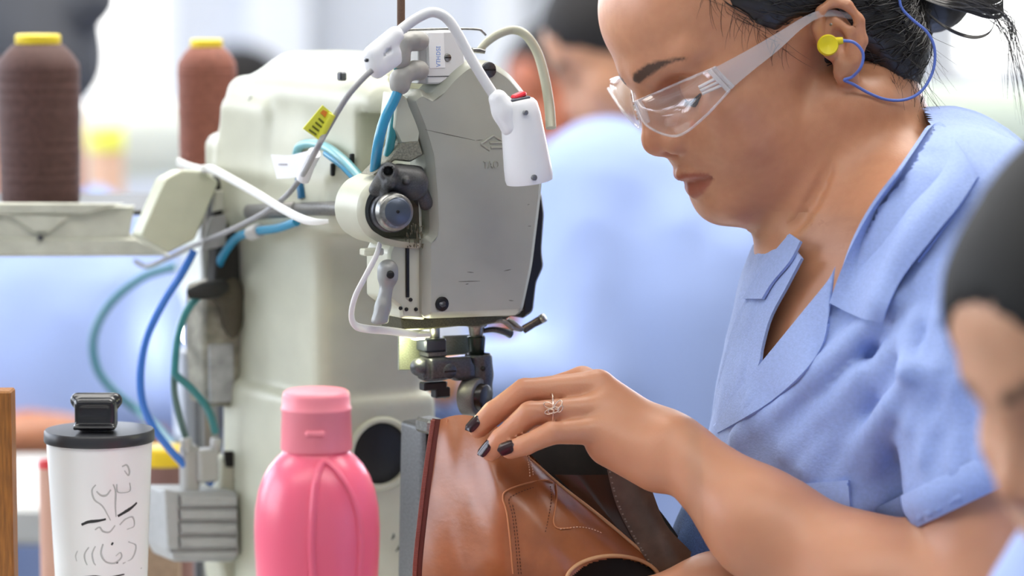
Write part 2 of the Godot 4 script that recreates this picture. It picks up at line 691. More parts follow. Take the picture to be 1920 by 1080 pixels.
func hall() -> void:
	var wallm := grained("wall_paint", srgb(214, 219, 228), 0.8, 0.0, 3, 0.01, 0.93, 1.0, 0.4)
	var white := mat("white_paint", srgb(236, 237, 238), 0.7)
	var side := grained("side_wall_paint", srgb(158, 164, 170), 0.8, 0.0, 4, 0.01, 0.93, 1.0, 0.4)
	struct("floor", bx(MB.new(), Vector3(0, -0.05, -0.9), Vector3(8.2, 0.1, 8.4), 0.0), grained("floor_concrete", srgb(128, 126, 122), 0.6, 0.0, 5, 0.02, 0.8, 1.0, 0.7))
	struct("ceiling", bx(MB.new(), Vector3(0, 3.35, -0.9), Vector3(8.2, 0.1, 8.4), 0.0), white)
	struct("wall_left", wall_with_holes(Vector3(-4.05, 0, -5.0), Vector3.BACK, 3.3, 8.2, Vector3(0.1, 0, 0), [[0.6, 3.2, 1.0, 3.0], [3.8, 6.4, 1.0, 3.0]]), side)
	struct("wall_right", bx(MB.new(), Vector3(4.05, 1.65, -0.9), Vector3(0.1, 3.3, 8.2), 0.0), side)
	struct("wall_front", bx(MB.new(), Vector3(0, 1.65, 3.25), Vector3(8.2, 3.3, 0.1), 0.0), side)
	# back wall with two tall daylight windows
	var zb := -5.05
	var holes := [[0.4, 3.24, 0.91, 3.0], [4.98, 7.6, 0.99, 3.0]]
	struct("wall_back", wall_with_holes(Vector3(-4.0, 0, zb), Vector3.RIGHT, 3.3, 8.0, Vector3(0, 0, 0.1), holes), wallm)
	var glass := mat("window_glass", Color(1, 1, 1, 0.06), 0.02, 0.0, {"transparency": BaseMaterial3D.TRANSPARENCY_ALPHA})
	var k := 1
	for h in holes:
		var x0: float = h[0] - 4.0
		var x1: float = h[1] - 4.0
		var fr := MB.new()
		for x in [x0 + 0.02, x1 - 0.02]:
			bx(fr, Vector3(x, (h[2] + h[3]) * 0.5, zb), Vector3(0.04, h[3] - h[2], 0.06), 0.004)
		for y in [h[2] + 0.02, h[3] - 0.02]:
			bx(fr, Vector3((x0 + x1) * 0.5, y, zb), Vector3(x1 - x0 - 0.08, 0.04, 0.06), 0.004)
		var w := struct("window_%d" % k, fr, white)
		part("pane", bx(MB.new(), Vector3((x0 + x1) * 0.5, (h[2] + h[3]) * 0.5, zb), Vector3(x1 - x0 - 0.08, h[3] - h[2] - 0.08, 0.006), 0.0), glass, w)
		k += 1
	for z in [[-4.4, -1.8], [-1.2, 1.4]]:
		var fr := MB.new()
		for q in [z[0] + 0.02, (z[0] + z[1]) * 0.5, z[1] - 0.02]:
			bx(fr, Vector3(-4.05, 2.0, q), Vector3(0.06, 2.0, 0.04), 0.004)
		for y in [1.02, 2.98]:
			bx(fr, Vector3(-4.05, y, (z[0] + z[1]) * 0.5), Vector3(0.06, 0.04, z[1] - z[0]), 0.004)
		var w := struct("window_%d" % k, fr, white)
		part("pane", bx(MB.new(), Vector3(-4.05, 2.0, (z[0] + z[1]) * 0.5), Vector3(0.006, 1.92, z[1] - z[0] - 0.08), 0.0), glass, w)
		k += 1
	# flat pilasters on the back wall
	for x in [[-0.52, 0.14], [-0.02, 0.1], [0.62, 0.16]]:
		struct("trim_%d" % k, bx(MB.new(), Vector3(x[0], 1.65, -4.96), Vector3(x[1], 3.3, 0.08), 0.01), mat("pilaster_paint", srgb(226, 230, 236), 0.7))
		k += 1

# ---------------------------------------------------------------- people
# frame of a head: origin between the ears, millimetres along face, up, her left
func head_frame(ox: float, oy: float, w: float, pitch: float, yaw: float, roll := 0.0, size := 1.0) -> Transform3D:
	var th := deg_to_rad(pitch)
	var ps := deg_to_rad(yaw)
	var fy := -cr * cos(ps) + ct * sin(ps)
	var L := cr * sin(ps) + ct * cos(ps)
	var F := fy * cos(th) - cu * sin(th)
	var U := cu * cos(th) + fy * sin(th)
	var ro := deg_to_rad(roll)
	var U2 := U * cos(ro) + L * sin(ro)
	var L2 := L * cos(ro) - U * sin(ro)
	return Transform3D(Basis(F, U2, L2).scaled_local(Vector3.ONE * 0.001 * size), V(ox, oy, w))

func head_solid(f: Field, T: Transform3D, ears := true, lids := true) -> void:
	var s: float = T.basis.x.length()
	var B := T.basis.orthonormalized()
	B = Basis(T.basis.x.normalized(), T.basis.y.normalized(), T.basis.z.normalized())
	var E := func(c: Array, r: Array, k: float, o := 1) -> void:
		f.ell(T * Vector3(c[0], c[1], c[2]), Vector3(r[0], r[1], r[2]) * s, B, k * s, o)
	var C := func(a: Array, b: Array, k: float, o := 1) -> void:
		f.cap(T * Vector3(a[0], a[1], a[2]), T * Vector3(b[0], b[1], b[2]), a[3] * s, b[3] * s, k * s, o)
	E.call([6, 52, 0], [96, 80, 73], 1.0)
	E.call([60, 62, 0], [46, 44, 58], 20.0)
	E.call([50, 4, 0], [50, 60, 60], 25.0)
	E.call([84, -28, 0], [22, 28, 30], 18.0)
	E.call([48, -52, 0], [46, 26, 46], 20.0)
	E.call([90, -65, 0], [12, 13, 18], 14.0)
	for g in [-1.0, 1.0]:
		C.call([12, -38, 50 * g, 17], [80, -62, 16 * g, 16], 18.0)
		E.call([64, -24, 38 * g], [28, 28, 24], 20.0)
		E.call([70, 2, 47 * g], [20, 15, 15], 18.0)
		C.call([101, 36, 9 * g, 8], [84, 38, 46 * g, 7], 12.0)
	C.call([98, 26, 0, 8], [111, -3, 0, 7.5], 9.0)
	E.call([112, -9, 0], [9.5, 8.5, 9], 6.0)
	for g in [-1.0, 1.0]:
		E.call([95, 15, 31 * g], [13, 12, 17], 9.0, -1)
		E.call([104.5, -14, 11.5 * g], [9, 7.5, 7], 5.0)
	C.call([112, -14, 0, 4], [103, -22, 0, 5], 5.0)
	for g in [-1.0, 1.0]:
		E.call([109, -19.5, 6.5 * g], [5, 3.2, 3], 2.5, -1)
		# eyeball under a lowered lid
		E.call([79.5, 14, 31 * g], [13.5, 13, 15], 4.0)
	# lips
	for g in [-1.0, 1.0]:
		C.call([105.5, -36, 1 * g, 4.2], [103, -36.5, 10 * g, 4.0], 3.0)
		C.call([103, -36.5, 10 * g, 4.0], [93, -42.5, 24 * g, 1.8], 3.0)
		C.call([101.5, -49, 0, 5.6], [98.5, -48.5, 10 * g, 5.0], 3.0)
		C.call([98.5, -48.5, 10 * g, 5.0], [91, -43.5, 23 * g, 2.0], 3.0)
	for g in [-1.0, 1.0]:
		C.call([109, -42.6, 0, 1.1], [105, -42.3, 10 * g, 1.1], 2.0, -1)
		C.call([105, -42.3, 10 * g, 1.1], [93, -43.5, 26 * g, 0.9], 2.0, -1)
	if ears:
		for g in [-1.0, 1.0]:
			E.call([-3, 4, 68 * g], [13, 20, 7], 5.0)
			var hx := [[9, 3, 70], [8, 15, 72], [2, 24, 75], [-7, 26, 78], [-14, 20, 80], [-17, 8, 80], [-14, -5, 78], [-6, -14, 75], [3, -18, 72]]
			for j in hx.size() - 1:
				C.call([hx[j][0], hx[j][1], hx[j][2] * g, 3.4], [hx[j + 1][0], hx[j + 1][1], hx[j + 1][2] * g, 3.4], 2.5)
			E.call([-2, 2, 77 * g], [8.5, 9, 7], 3.0, -1)
			C.call([-2, 20, 78 * g, 2.6], [-11, 12, 79 * g, 2.2], 3.0, -1)
			C.call([-4, 15, 75 * g, 2.6], [-9, 4, 77 * g, 2.8], 3.0)
			C.call([-9, 4, 77 * g, 2.8], [-4, -9, 75 * g, 2.6], 3.0)
			E.call([8, -2, 72 * g], [3.6, 5.5, 4.5], 3.0)
			E.call([4, -17, 71 * g], [6.5, 7, 4.2], 4.0)

func head_skin(T: Transform3D, base: Color) -> Callable:
	var inv := T.affine_inverse()
	var lip := Color(base.r * 0.70, base.g * 0.46, base.b * 0.48)
	var brow := Color(0.028, 0.018, 0.014)
	var n := FastNoiseLite.new()
	n.seed = 11
	n.frequency = 0.035
	return func(p: Vector3) -> Color:
		var q := inv * p
		var t := n.get_noise_3d(q.x, q.y, q.z) * 0.5 + n.get_noise_3d(q.x * 4.0 + 90.0, q.y * 4.0, q.z * 4.0) * 0.35
		var c := Color(base.r * (1.0 + t * 0.18), base.g * (1.0 + t * 0.26), base.b * (1.0 + t * 0.30))
		if q.x < 40.0 or q.y > 70.0 or q.y < -90.0:
			return c
		var a := absf(q.z)
		# redder nose tip
		c = c.lerp(Color(base.r * 1.0, base.g * 0.8, base.b * 0.76), 0.6 * clampf(1.0 - (q - Vector3(116, -12, 0)).length() / 16.0, 0.0, 1.0))
		# lips
		var top := -33.5 - 7.0 * pow(a / 25.0, 2.0) + (1.4 * exp(-a * a / 18.0) * -1.0)
		var bot := -54.0 + 10.5 * pow(a / 25.0, 2.0)
		var e := minf(top - q.y, q.y - bot)
		if a < 24.0 and q.x > 91.0:
			c = c.lerp(lip, clampf(e / 1.6 + 0.4, 0.0, 1.0))
		# eyebrow
		if a > 8.0 and a < 52.0 and q.x > 70.0:
			var mid := 34.0 + 5.5 * sin(clampf((a - 8.0) / 44.0, 0.0, 1.0) * 2.3) - (a - 8.0) * 0.03
			var half := 3.6 * clampf((52.0 - a) / 26.0, 0.25, 1.0) * clampf((a - 6.0) / 5.0, 0.3, 1.0)
			c = c.lerp(brow, 0.9 * clampf((half - absf(q.y - mid)) / 1.6 + 0.5, 0.0, 1.0))
		return c

func bounds_of(pts: Array, grow: float) -> Array:
	var lo: Vector3 = pts[0]
	var hi: Vector3 = pts[0]
	for p in pts:
		lo = lo.min(p); hi = hi.max(p)
	return [lo - Vector3.ONE * grow, hi + Vector3.ONE * grow]

var skin_mat: StandardMaterial3D
var wframe: Transform3D      # the seated woman's head
var wbody: Field
var wshirt: Field

func skin_material() -> StandardMaterial3D:
	return mat("skin", Color.WHITE, 0.42, 0.0, {"vertex_color_use_as_albedo": true, "subsurf_scatter_enabled": true, "subsurf_scatter_strength": 0.12, "normal_enabled": true, "normal_texture": noise_tex(21, 0.08, [], 512, 3, true, 3.0), "normal_scale": 0.12, "uv1_triplanar": true, "uv1_scale": Vector3.ONE * 14.0})

func woman() -> void:
	var T := head_frame(1480, 98, -110, 28, 20)
	wframe = T
	var base := lin(198, 140, 106)
	var root := thing("person", "woman in blue work shirt and clear safety glasses sewing a brown boot", "person", Vector3(0.34, 0.0, -0.05))
	var f := Field.new()
	wbody = f
	head_solid(f, T)
	# neck and throat
	f.cap(V(1590, 190, -135), V(1662, 480, -100), 0.048, 0.053, 0.010)
	f.ell(T * Vector3(40, -56, 30), Vector3(0.040, 0.026, 0.024), Basis(T.basis.x.normalized(), T.basis.y.normalized(), T.basis.z.normalized()), 0.016)
	f.cap(V(1618, 200, 10), V(1560, 520, -20), 0.016, 0.012, 0.03)
	f.cap(V(1640, 480, -90), V(1740, 520, -260), 0.05, 0.05, 0.05)
	f.cap(T * Vector3(12, -44, 44), T * Vector3(20, -50, 44), 0.014, 0.014, 0.012)
	# chest under the shirt
	f.ell(V(1650, 800, -120), Vector3(0.100, 0.160, 0.098), Basis(cr, cu, ct), 0.05)
	f.cap(V(1700, 420, -380), V(1790, 470, 200), 0.05, 0.05, 0.05)
	# left upper arm and forearm
	f.chain([V(1818, 480, 220), V(1868, 850, 350), V(1852, 1170, 390)], [0.05, 0.047, 0.041], 0.02)
	f.chain([V(1830, 1190, 390), V(1640, 1110, 310), V(1430, 985, 225), V(1262, 838, 150)], [0.042, 0.042, 0.031, 0.0200], 0.02)
	f.cap(V(1275, 850, 125), V(1240, 822, 112), 0.018, 0.017, 0.015)
	# hand: palm, then each finger as its own chain
	var mcp := [V(1092, 716, 30), V(1122, 723, 72), V(1126, 766, 104), V(1124, 808, 124)]
	for j in 4:
		f.cap(V(1240, 815 + j * 16, 105 + j * 16), mcp[j], 0.0135, 0.0096, 0.010)
	f.cap(V(1140, 838, 108), V(1225, 872, 135), 0.012, 0.0145, 0.015)
	f.chain([V(1220, 830, 90), V(1140, 800, 25), V(1070, 790, -10), V(1010, 795, -25)], [0.016, 0.012, 0.0095, 0.008], 0.012)
	var fin := [
		[mcp[0], V(1002, 738, 22), V(950, 768, 30), V(924, 776, 38)],
		[mcp[1], V(984, 734, 84), V(926, 774, 78), V(897, 802, 74)],
		[mcp[2], V(994, 776, 126), V(940, 824, 112), V(920, 846, 104)],
		[mcp[3], V(1034, 812, 158), V(986, 834, 150), V(956, 844, 140)]]
	var fr := [[0.0098, 0.0082, 0.0074, 0.0064], [0.0098, 0.0086, 0.0078, 0.0068], [0.0092, 0.0082, 0.0074, 0.0064], [0.0090, 0.0074, 0.0066, 0.0058]]
	for j in 4:
		# knuckle bends sit a little proud
		f.cap(fin[j][0], fin[j][1], fr[j][0], fr[j][1] * 0.94, 0.003)
		f.cap(fin[j][1], fin[j][2], fr[j][1], fr[j][2] * 0.95, 0.0015)
		f.cap(fin[j][2], fin[j][3], fr[j][2], fr[j][3], 0.0015)
	# right arm under the table edge of the picture, its hand under the boot
	f.chain([V(1700, 430, -380), V(1640, 900, -480), V(1560, 1240, -330)], [0.05, 0.045, 0.04], 0.02)
	f.chain([V(1560, 1240, -330), V(1450, 1220, -60), V(1345, 1118, 55)], [0.04, 0.034, 0.025], 0.02)
	f.chain([V(1345, 1118, 55), V(1130, 1170, 90), V(960, 1150, 110)], [0.024, 0.022, 0.014], 0.02)
	for j in 4:
		f.chain([V(1000, 1160 + j * 22, 100 - j * 20), V(850, 1120 + j * 26, 110 - j * 18), V(770, 1120 + j * 26, 95 - j * 18), V(745, 1150 + j * 26, 80 - j * 18)], [0.013, 0.0125, 0.0115, 0.009], 0.004)
	f.chain([V(1250, 1150, 60), V(1150, 1210, 20), V(1080, 1220, 0)], [0.014, 0.011, 0.009], 0.01)
	# crease where the jaw folds against the neck
	var fold := []
	for q in [[1476, 431], [1490, 422], [1505, 404], [1522, 378], [1537, 352], [1549, 325], [1557, 298]]:
		fold.append(f.hit(cam_at + ray(q[0], q[1]) * 1.5, ray(q[0], q[1]).normalized()) + ct * 0.0004)
	f.chain(fold, [0.0016, 0.0036, 0.0044, 0.0044, 0.0038, 0.0026, 0.0006], 0.004, -1)
	var face := head_skin(T, base)
	var n := FastNoiseLite.new()
	n.seed = 4
	n.frequency = 22.0
	var joint := [V(1060, 712, 50), V(988, 737, 84), V(998, 768, 118), V(1030, 800, 142), V(930, 776, 78), V(942, 822, 108)]
	var limb := func(p: Vector3) -> Color:
		var t := n.get_noise_3dv(p)
		var c := Color(base.r * (1.0 + t * 0.10), base.g * (1.0 + t * 0.14), base.b * (1.0 + t * 0.16))
		for q in joint:
			var d: float = (p - q).length()
			if d < 0.016:
				c = c.lerp(Color(base.r * 0.86, base.g * 0.72, base.b * 0.68), 0.55 * (1.0 - d / 0.016))
		return c
	var mb := MB.new()
	# the head and each hand on fine grids, the arms on a coarser one, all in one skin
	var hb := bounds_of([T * Vector3(130, 140, 0), T * Vector3(-100, 140, 0), T * Vector3(-100, -95, 0), T * Vector3(130, -95, 0), T * Vector3(0, 0, 150), T * Vector3(0, 0, -85)], 0.005)
	hb[0].y = T.origin.y - 0.125
	hb[1].z = V(1700, 400, 340).z
	hb[1].x = maxf(hb[1].x, V(1830, 400, 0).x)
	var hy: float = hb[0].y
	f.mesh_into(mb, hb[0], hb[1], 0.0021, face)
	var nb := bounds_of([V(1440, 480, 150), V(1900, 900, -420)], 0.01)
	nb[1].y = hy + 0.004
	f.mesh_into(mb, nb[0], Vector3(nb[1].x, nb[1].y, nb[1].z), 0.005, limb)
	var handb := bounds_of([V(880, 670, 270), V(1262, 930, -110)], 0.004)
	f.mesh_into(mb, handb[0], handb[1], 0.0019, limb)
	var armb := bounds_of([V(1262, 700, 570), V(1990, 1330, 40)], 0.01)
	armb[0].x = handb[1].x - 0.003
	f.mesh_into(mb, armb[0], armb[1], 0.0045, limb)
	var rb := bounds_of([V(720, 1040, 160), V(1700, 1300, -560)], 0.005)
	rb[1].x = armb[1].x
	rb[1].z = V(1000, 1100, 165).z
	var lowm := MB.new()
	f.mesh_into(lowm, Vector3(rb[0].x, rb[0].y - 0.03, rb[0].z), Vector3(V(1450, 1100, 0).x, V(1100, 1052, 100).y, rb[1].z), 0.0032, limb)
	mb.join(lowm)
	var body := part("body", mb, skin_material(), root)
	nails(body, fin)
	woman_eye(body, T)
	woman_shirt(root)
	woman_hair(root, T)

# a small curved plate lying on the back of a fingertip
func nails(body: Node, fin: Array) -> void:
	var polish := mat("dark_nail_polish", srgb(40, 14, 18), 0.2)
	var up := [ct * 0.35 + cu * 0.75 - cr * 0.4, ct * 0.55 + cu * 0.55 - cr * 0.5, ct * 0.45 - cr * 0.85 + cu * 0.2, ct * 0.75 - cr * 0.45 + cu * 0.35]
	var rr := [0.0066, 0.0070, 0.0066, 0.0060]
	for j in 4:
		var tip: Vector3 = fin[j][3]
		var y: Vector3 = (tip - fin[j][2]).normalized()
		var z: Vector3 = up[j]
		z = (z - y * z.dot(y)).normalized()
		var x := y.cross(z)
		var g := []
		var R: float = rr[j] * 1.06
		for b in 9:
			var row := []
			var t := b / 8.0
			var wide := 0.80 * sqrt(maxf(0.0, 1.0 - pow(absf(t - 0.5) * 2.0, 4.0))) + 0.03
			for a in 9:
				var an := (a / 8.0 - 0.5) * 2.0 * wide
				row.append(tip + y * lerpf(-0.0055, 0.0062, t) + (x * sin(an) + z * (cos(an) - 0.10 * t * t)) * R)
			g.append(row)
		part("fingernail", thick_grid(MB.new(), g, 0.0007, z), polish, body)

func woman_eye(body: Node, T: Transform3D) -> void:
	# lashes along the lowered lid and the dark eye just under them
	var lash := mat("eyelashes", srgb(24, 17, 15), 0.9)
	var F := T.basis.x.normalized()
	for g in [1.0, -1.0]:
		var on := func(l: float, u: float, lift: float) -> Vector3:
			return wbody.hit(T * Vector3(135, u, l * g), -F, 0.2) + F * lift
		var line := []
		var low := []
		for k in 9:
			var a := k / 8.0
			var l := lerpf(20.0, 44.0, a)
			line.append(on.call(l, 9.0 - 2.5 * sin(a * PI) + 2.0 * a, 0.0002))
			low.append(on.call(lerpf(23.0, 42.0, a), 7.0 - 3.2 * sin(a * PI) + 2.0 * a, -0.0002))
		var mb := MB.new()
		tube(mb, smooth_path(line, 3), [0.0003, 0.0006, 0.0009, 0.0009, 0.0004], 6)
		for k in 22:
			var a := k / 21.0
			var l := lerpf(21.0, 45.0, a)
			var r: Vector3 = on.call(l, 9.0 - 2.5 * sin(a * PI) + 2.0 * a, 0.0)
			var d: Vector3 = (T.basis.x * 2.2 - T.basis.y * 2.4 + T.basis.z * ((l - 30.0) * 0.12 * g))
			tube(mb, [r, r + d * 0.6, r + d + T.basis.x * 0.8], [0.0002, 0.00015, 0.00005], 4)
		part("eyelashes", mb, lash, body)
		part("eye", tube(MB.new(), smooth_path(low, 3), [0.0003, 0.0012, 0.0016, 0.0013, 0.0003], 8, F, 1.0), mat("eye_dark", srgb(46, 32, 28), 0.5), body)

func shirt_material() -> StandardMaterial3D:
	return grained("blue_shirt_cloth", srgb(160, 181, 233), 0.85, 0.0, 31, 0.06, 0.9, 1.0, 9.0, 0.25, {"rim_enabled": true, "rim": 0.15})

func woman_shirt(root: Node) -> void:
	var cloth := shirt_material()
	var s := Field.new()
	wshirt = s
	var cb := Basis(cr, cu, ct)
	s.ell(V(1650, 800, -120), Vector3(0.108, 0.175, 0.108), cb, 0.02)
	s.ell(V(1640, 1180, -130), Vector3(0.11, 0.17, 0.105), cb, 0.06)
	s.ell(V(1760, 640, -120), Vector3(0.10, 0.14, 0.11), cb, 0.05)
	s.cap(V(1690, 400, -380), V(1800, 440, 190), 0.062, 0.066, 0.05)
	s.cap(V(1722, 540, 70), V(1690, 790, 90), 0.058, 0.050, 0.05)
	# the near sleeve
	s.cap(V(1818, 455, 220), V(1884, 960, 380), 0.064, 0.058, 0.006)
	s.cap(V(1690, 420, -390), V(1640, 760, -480), 0.062, 0.06, 0.03)
	# folds laid on the surface
	var folds := [
		[1650, 600, 1430, 800, 9, 5], [1700, 640, 1520, 880, 10, 6], [1735, 680, 1600, 940, 9, 5], [1560, 610, 1420, 730, 7, 4], [1690, 560, 1600, 640, 7, 5], [1620, 700, 1480, 850, 6, 4],
		[1790, 560, 1735, 860, 10, 6], [1835, 600, 1795, 880, 10, 6], [1765, 600, 1712, 800, 8, 5], [1870, 640, 1850, 860, 9, 6], [1800, 470, 1770, 560, 8, 5], [1850, 420, 1830, 560, 9, 6],
		[1420, 760, 1370, 880, 7, 4], [1600, 640, 1470, 760, 6, 4], [1710, 700, 1640, 860, 8, 4], [1670, 760, 1560, 920, 6, 4], [1725, 600, 1690, 700, 8, 5], [1815, 640, 1765, 800, 6, 4], [1780, 640, 1748, 740, 6, 4], [1500, 940, 1400, 1000, 8, 5], [1640, 940, 1560, 980, 8, 4]]
	for q in folds:
		var a := s.hit(cam_at + ray(q[0], q[1]) * 1.4, ray(q[0], q[1]).normalized())
		var b := s.hit(cam_at + ray(q[2], q[3]) * 1.4, ray(q[2], q[3]).normalized())
		var m := s.hit(cam_at + ray((q[0] + q[2]) * 0.5, (q[1] + q[3]) * 0.5) * 1.4, ray((q[0] + q[2]) * 0.5, (q[1] + q[3]) * 0.5).normalized())
		var ra: float = q[4] * 0.001
		var rbb: float = q[5] * 0.001
		s.chain([a - ct * ra * 0.45, m - ct * (ra + rbb) * 0.2, b - ct * rbb * 0.5], [ra, (ra + rbb) * 0.55, rbb], 0.008)
	# hem of the near sleeve
	var hem := (cr * 0.42 - cu * 0.88 + ct * 0.12).normalized()
	var hx := hem.cross(ct).normalized()
	var hc := V(1772, 962, 385)
	s.rbox(hc + hem * 0.06, Vector3(0.11, 0.06, 0.09), 0.002, Basis(hx, hem, hx.cross(hem)), 0.003, -1)
	# room for the arm inside the sleeve
	var nz := FastNoiseLite.new()
	nz.seed = 77
	nz.frequency = 16.0
	var nz2 := FastNoiseLite.new()
	nz2.seed = 78
	nz2.frequency = 7.0
	s.relief = func(p: Vector3) -> float:
		var q := Vector3((p.x * 0.8 + p.y * 0.6), (p.y * 0.8 - p.x * 0.6) * 0.35, p.z)
		return 0.0022 * nz.get_noise_3dv(q * 1.6) + 0.004 * nz2.get_noise_3dv(q)
	s.relief_most = 0.005
	var mb := MB.new()
	var b := bounds_of([V(1230, 230, 700), V(2020, 1420, -620)], 0.01)
	s.mesh_into(mb, b[0], b[1], 0.0040)
	cut_cloth(mb, [[1498, 478], [1472, 535], [1440, 594], [1424, 652], [1412, 700], [1459, 652], [1520, 590], [1566, 545], [1580, 525], [1612, 456], [1650, 388], [1700, 330], [1752, 244], [1700, 130], [1480, 250], [1470, 425]], -260.0)
	var shirt := part("shirt", mb, cloth, root)
	# rolled cuff round the sleeve end
	var cuff := []
	for k in 41:
		var a := TAU * k / 40.0
		var d := hx * cos(a) + hx.cross(hem) * sin(a)
		var o := V(1880, 905, 375)
		o += hem * ((hc - o).dot(hem) - 0.012)
		cuff.append(s.hit(o + d * 0.12, -d) + d * 0.0018)
	var rows := []
	for j in 9:
		var row := []
		var t := j / 8.0
		for k in 41:
			var d: Vector3 = (cuff[k] - cuff[(k + 20) % 40]).normalized()
			row.append(cuff[k] + hem * lerpf(-0.009, 0.0125, t) + d * (0.0028 * sin(t * PI) - 0.002 + 0.0008 * sin(k * 1.9)))
		rows.append(row)
	var cm := MB.new()
	for j in 9:
		for k in 41:
			var nn: Vector3 = (rows[j][k] - rows[j][(k + 20) % 40]).normalized()
			cm.add(rows[j][k], (nn + hem * ((j / 8.0 - 0.5) * 1.2)).normalized())
	for j in 8:
		for k in 40:
			var q := j * 41 + k
			cm.quad(q, q + 1, q + 42, q + 41)
	# turned-in edge
	for k in 40:
		var n1: Vector3 = (rows[8][k] - rows[8][(k + 20) % 40]).normalized()
		var n2: Vector3 = (rows[8][k + 1] - rows[8][(k + 21) % 40]).normalized()
		cm.face([rows[8][k], rows[8][k + 1], rows[8][k + 1] - n2 * 0.008 - hem * 0.002, rows[8][k] - n1 * 0.008 - hem * 0.002], hem)
	part("sleeve_cuff", cm, cloth, root)
	# collar leaf and lapel on the near side
	var lay := func(q: Array, lift: float) -> Vector3:
		var o: Vector3 = cam_at + ray(q[0], q[1]) * 1.4
		var dir := ray(q[0], q[1]).normalized()
		var p1 := s.hit(o, dir)
		var p2 := wbody.hit(o, dir)
		var p: Vector3 = p2 if s.dist(p1) > 0.004 and wbody.dist(p2) < 0.004 else p1
		return p - dir * lift
	var edge := func(pts: Array) -> Array:
		var out := []
		for p in pts:
			out.append(lay.call(p, p[2] * 0.001))
		return smooth_path(out, 4)
	# inner edge along the neck, outer edge over the shoulder
	var inner: Array = edge.call([[1555, 568, 8], [1572, 519, 9], [1601, 452, 9], [1640, 384, 9], [1690, 318, 9], [1740, 244, 8]])
	var outer: Array = edge.call([[1655, 605, 8], [1665, 572, 8], [1693, 518, 8], [1745, 450, 8], [1800, 382, 8], [1832, 332, 8]])
	var low: Array = edge.call([[1555, 568, 8], [1590, 586, 8], [1622, 599, 8], [1655, 605, 8]])
	var high: Array = edge.call([[1740, 244, 8], [1764, 228, 8], [1800, 276, 8], [1832, 332, 8]])
	var g := sheet_grid(low, high, inner, outer, 14, 30)
	part("collar", thick_grid(MB.new(), g, 0.0022, ct), cloth, root)
	var lin_: Array = edge.call([[1338, 801, 4], [1372, 746, 5], [1410, 700, 6], [1456, 644, 7], [1508, 580, 7], [1552, 526, 7], [1566, 500, 6]])
	var lout: Array = edge.call([[1344, 812, 3], [1396, 783, 3], [1448, 750, 3], [1506, 698, 3], [1541, 648, 3], [1553, 596, 3], [1560, 560, 3]])
	var lb: Array = [lin_[0], lout[0]]
	var lt: Array = [lin_[-1], lout[-1]]
	part("lapel", thick_grid(MB.new(), sheet_grid(lb, lt, lin_, lout, 8, 30), 0.002, ct), cloth, root)
	# far lapel and collar leaf beyond the throat
	var fin_: Array = edge.call([[1338, 800, 4], [1414, 702, 5], [1428, 650, 5], [1444, 594, 5], [1474, 538, 5], [1502, 484, 6]])
	var fout: Array = edge.call([[1332, 790, 1], [1350, 700, 1], [1374, 612, 1], [1398, 562, 1], [1438, 502, 1], [1474, 448, 1]])
	part("lapel", thick_grid(MB.new(), sheet_grid([fout[0], fin_[0]], [fout[-1], fin_[-1]], fout, fin_, 8, 24), 0.002, ct), cloth, root)
	var c1: Array = edge.call([[1392, 560, 8], [1410, 528, 8], [1446, 478, 8], [1480, 438, 9]])
	var c2: Array = edge.call([[1428, 560, 8], [1448, 528, 9], [1480, 490, 9], [1500, 452, 9]])
	part("collar", thick_grid(MB.new(), sheet_grid([c1[0], c2[0]], [c1[-1], c2[-1]], c1, c2, 6, 16), 0.002, ct), cloth, root)
	part("neck_label", bx(MB.new(), V(1736, 266, -40), Vector3(0.014, 0.012, 0.002), 0.0004, Basis(ct, 0.7)), mat("navy_label", srgb(30, 34, 58), 0.8), root)
	# chest pocket with a hemmed top
	var pt: Array = edge.call([[1478, 908, 2.5], [1530, 905, 2.5], [1590, 900, 2.5]])
	var pb: Array = edge.call([[1482, 1010, 2.5], [1530, 1015, 2.5], [1596, 1015, 2.5]])
	var pl: Array = edge.call([[1482, 1010, 2.5], [1480, 960, 2.5], [1478, 908, 2.5]])
	var pr: Array = edge.call([[1596, 1015, 2.5], [1594, 960, 2.5], [1590, 900, 2.5]])
	part("chest_pocket", thick_grid(MB.new(), sheet_grid(pb, pt, pl, pr, 10, 10), 0.0022, ct), cloth, root)
	# seams
	var thread := mat("shirt_stitching", srgb(126, 150, 214), 0.9)
	for line in [[[1552, 1012], [1596, 1008]], [[1835, 332], [1790, 400], [1745, 460], [1722, 490]], [[1590, 905], [1594, 1010]]]:
		var path := []
		for p in line:
			path.append(lay.call(p, 0.0035))
		part("seam", tube(MB.new(), smooth_path(path, 6), 0.0007, 6), thread, root)
	# denim under the shirt hem
	var d := Field.new()
	d.ell(V(1440, 1190, -120), Vector3(0.075, 0.130, 0.085), cb, 0.02)
	d.ell(V(1700, 1420, -150), Vector3(0.16, 0.13, 0.16), cb, 0.05)
	d.chain([V(1700, 1500, 60), V(1250, 1640, 60)], [0.09, 0.065], 0.05)
	d.chain([V(1700, 1500, -360), V(1250, 1640, -360)], [0.09, 0.065], 0.05)
	d.chain([V(1250, 1640, 60), V(1290, 2900, 60)], [0.062, 0.045], 0.03)
	d.chain([V(1250, 1640, -360), V(1290, 2900, -360)], [0.062, 0.045], 0.03)
	var dm := MB.new()
	var db := bounds_of([V(1050, 760, 300), V(2100, 3250, -700)], 0.02)
	db[0].y = 0.06
	d.mesh_into(dm, db[0], db[1], 0.009)
	part("jeans", dm, grained("denim", srgb(70, 102, 158), 0.9, 0.0, 41, 0.12, 0.55, 1.0, 12.0, 0.5), root)
	var shoem := mat("dark_shoe", srgb(40, 38, 40), 0.5)
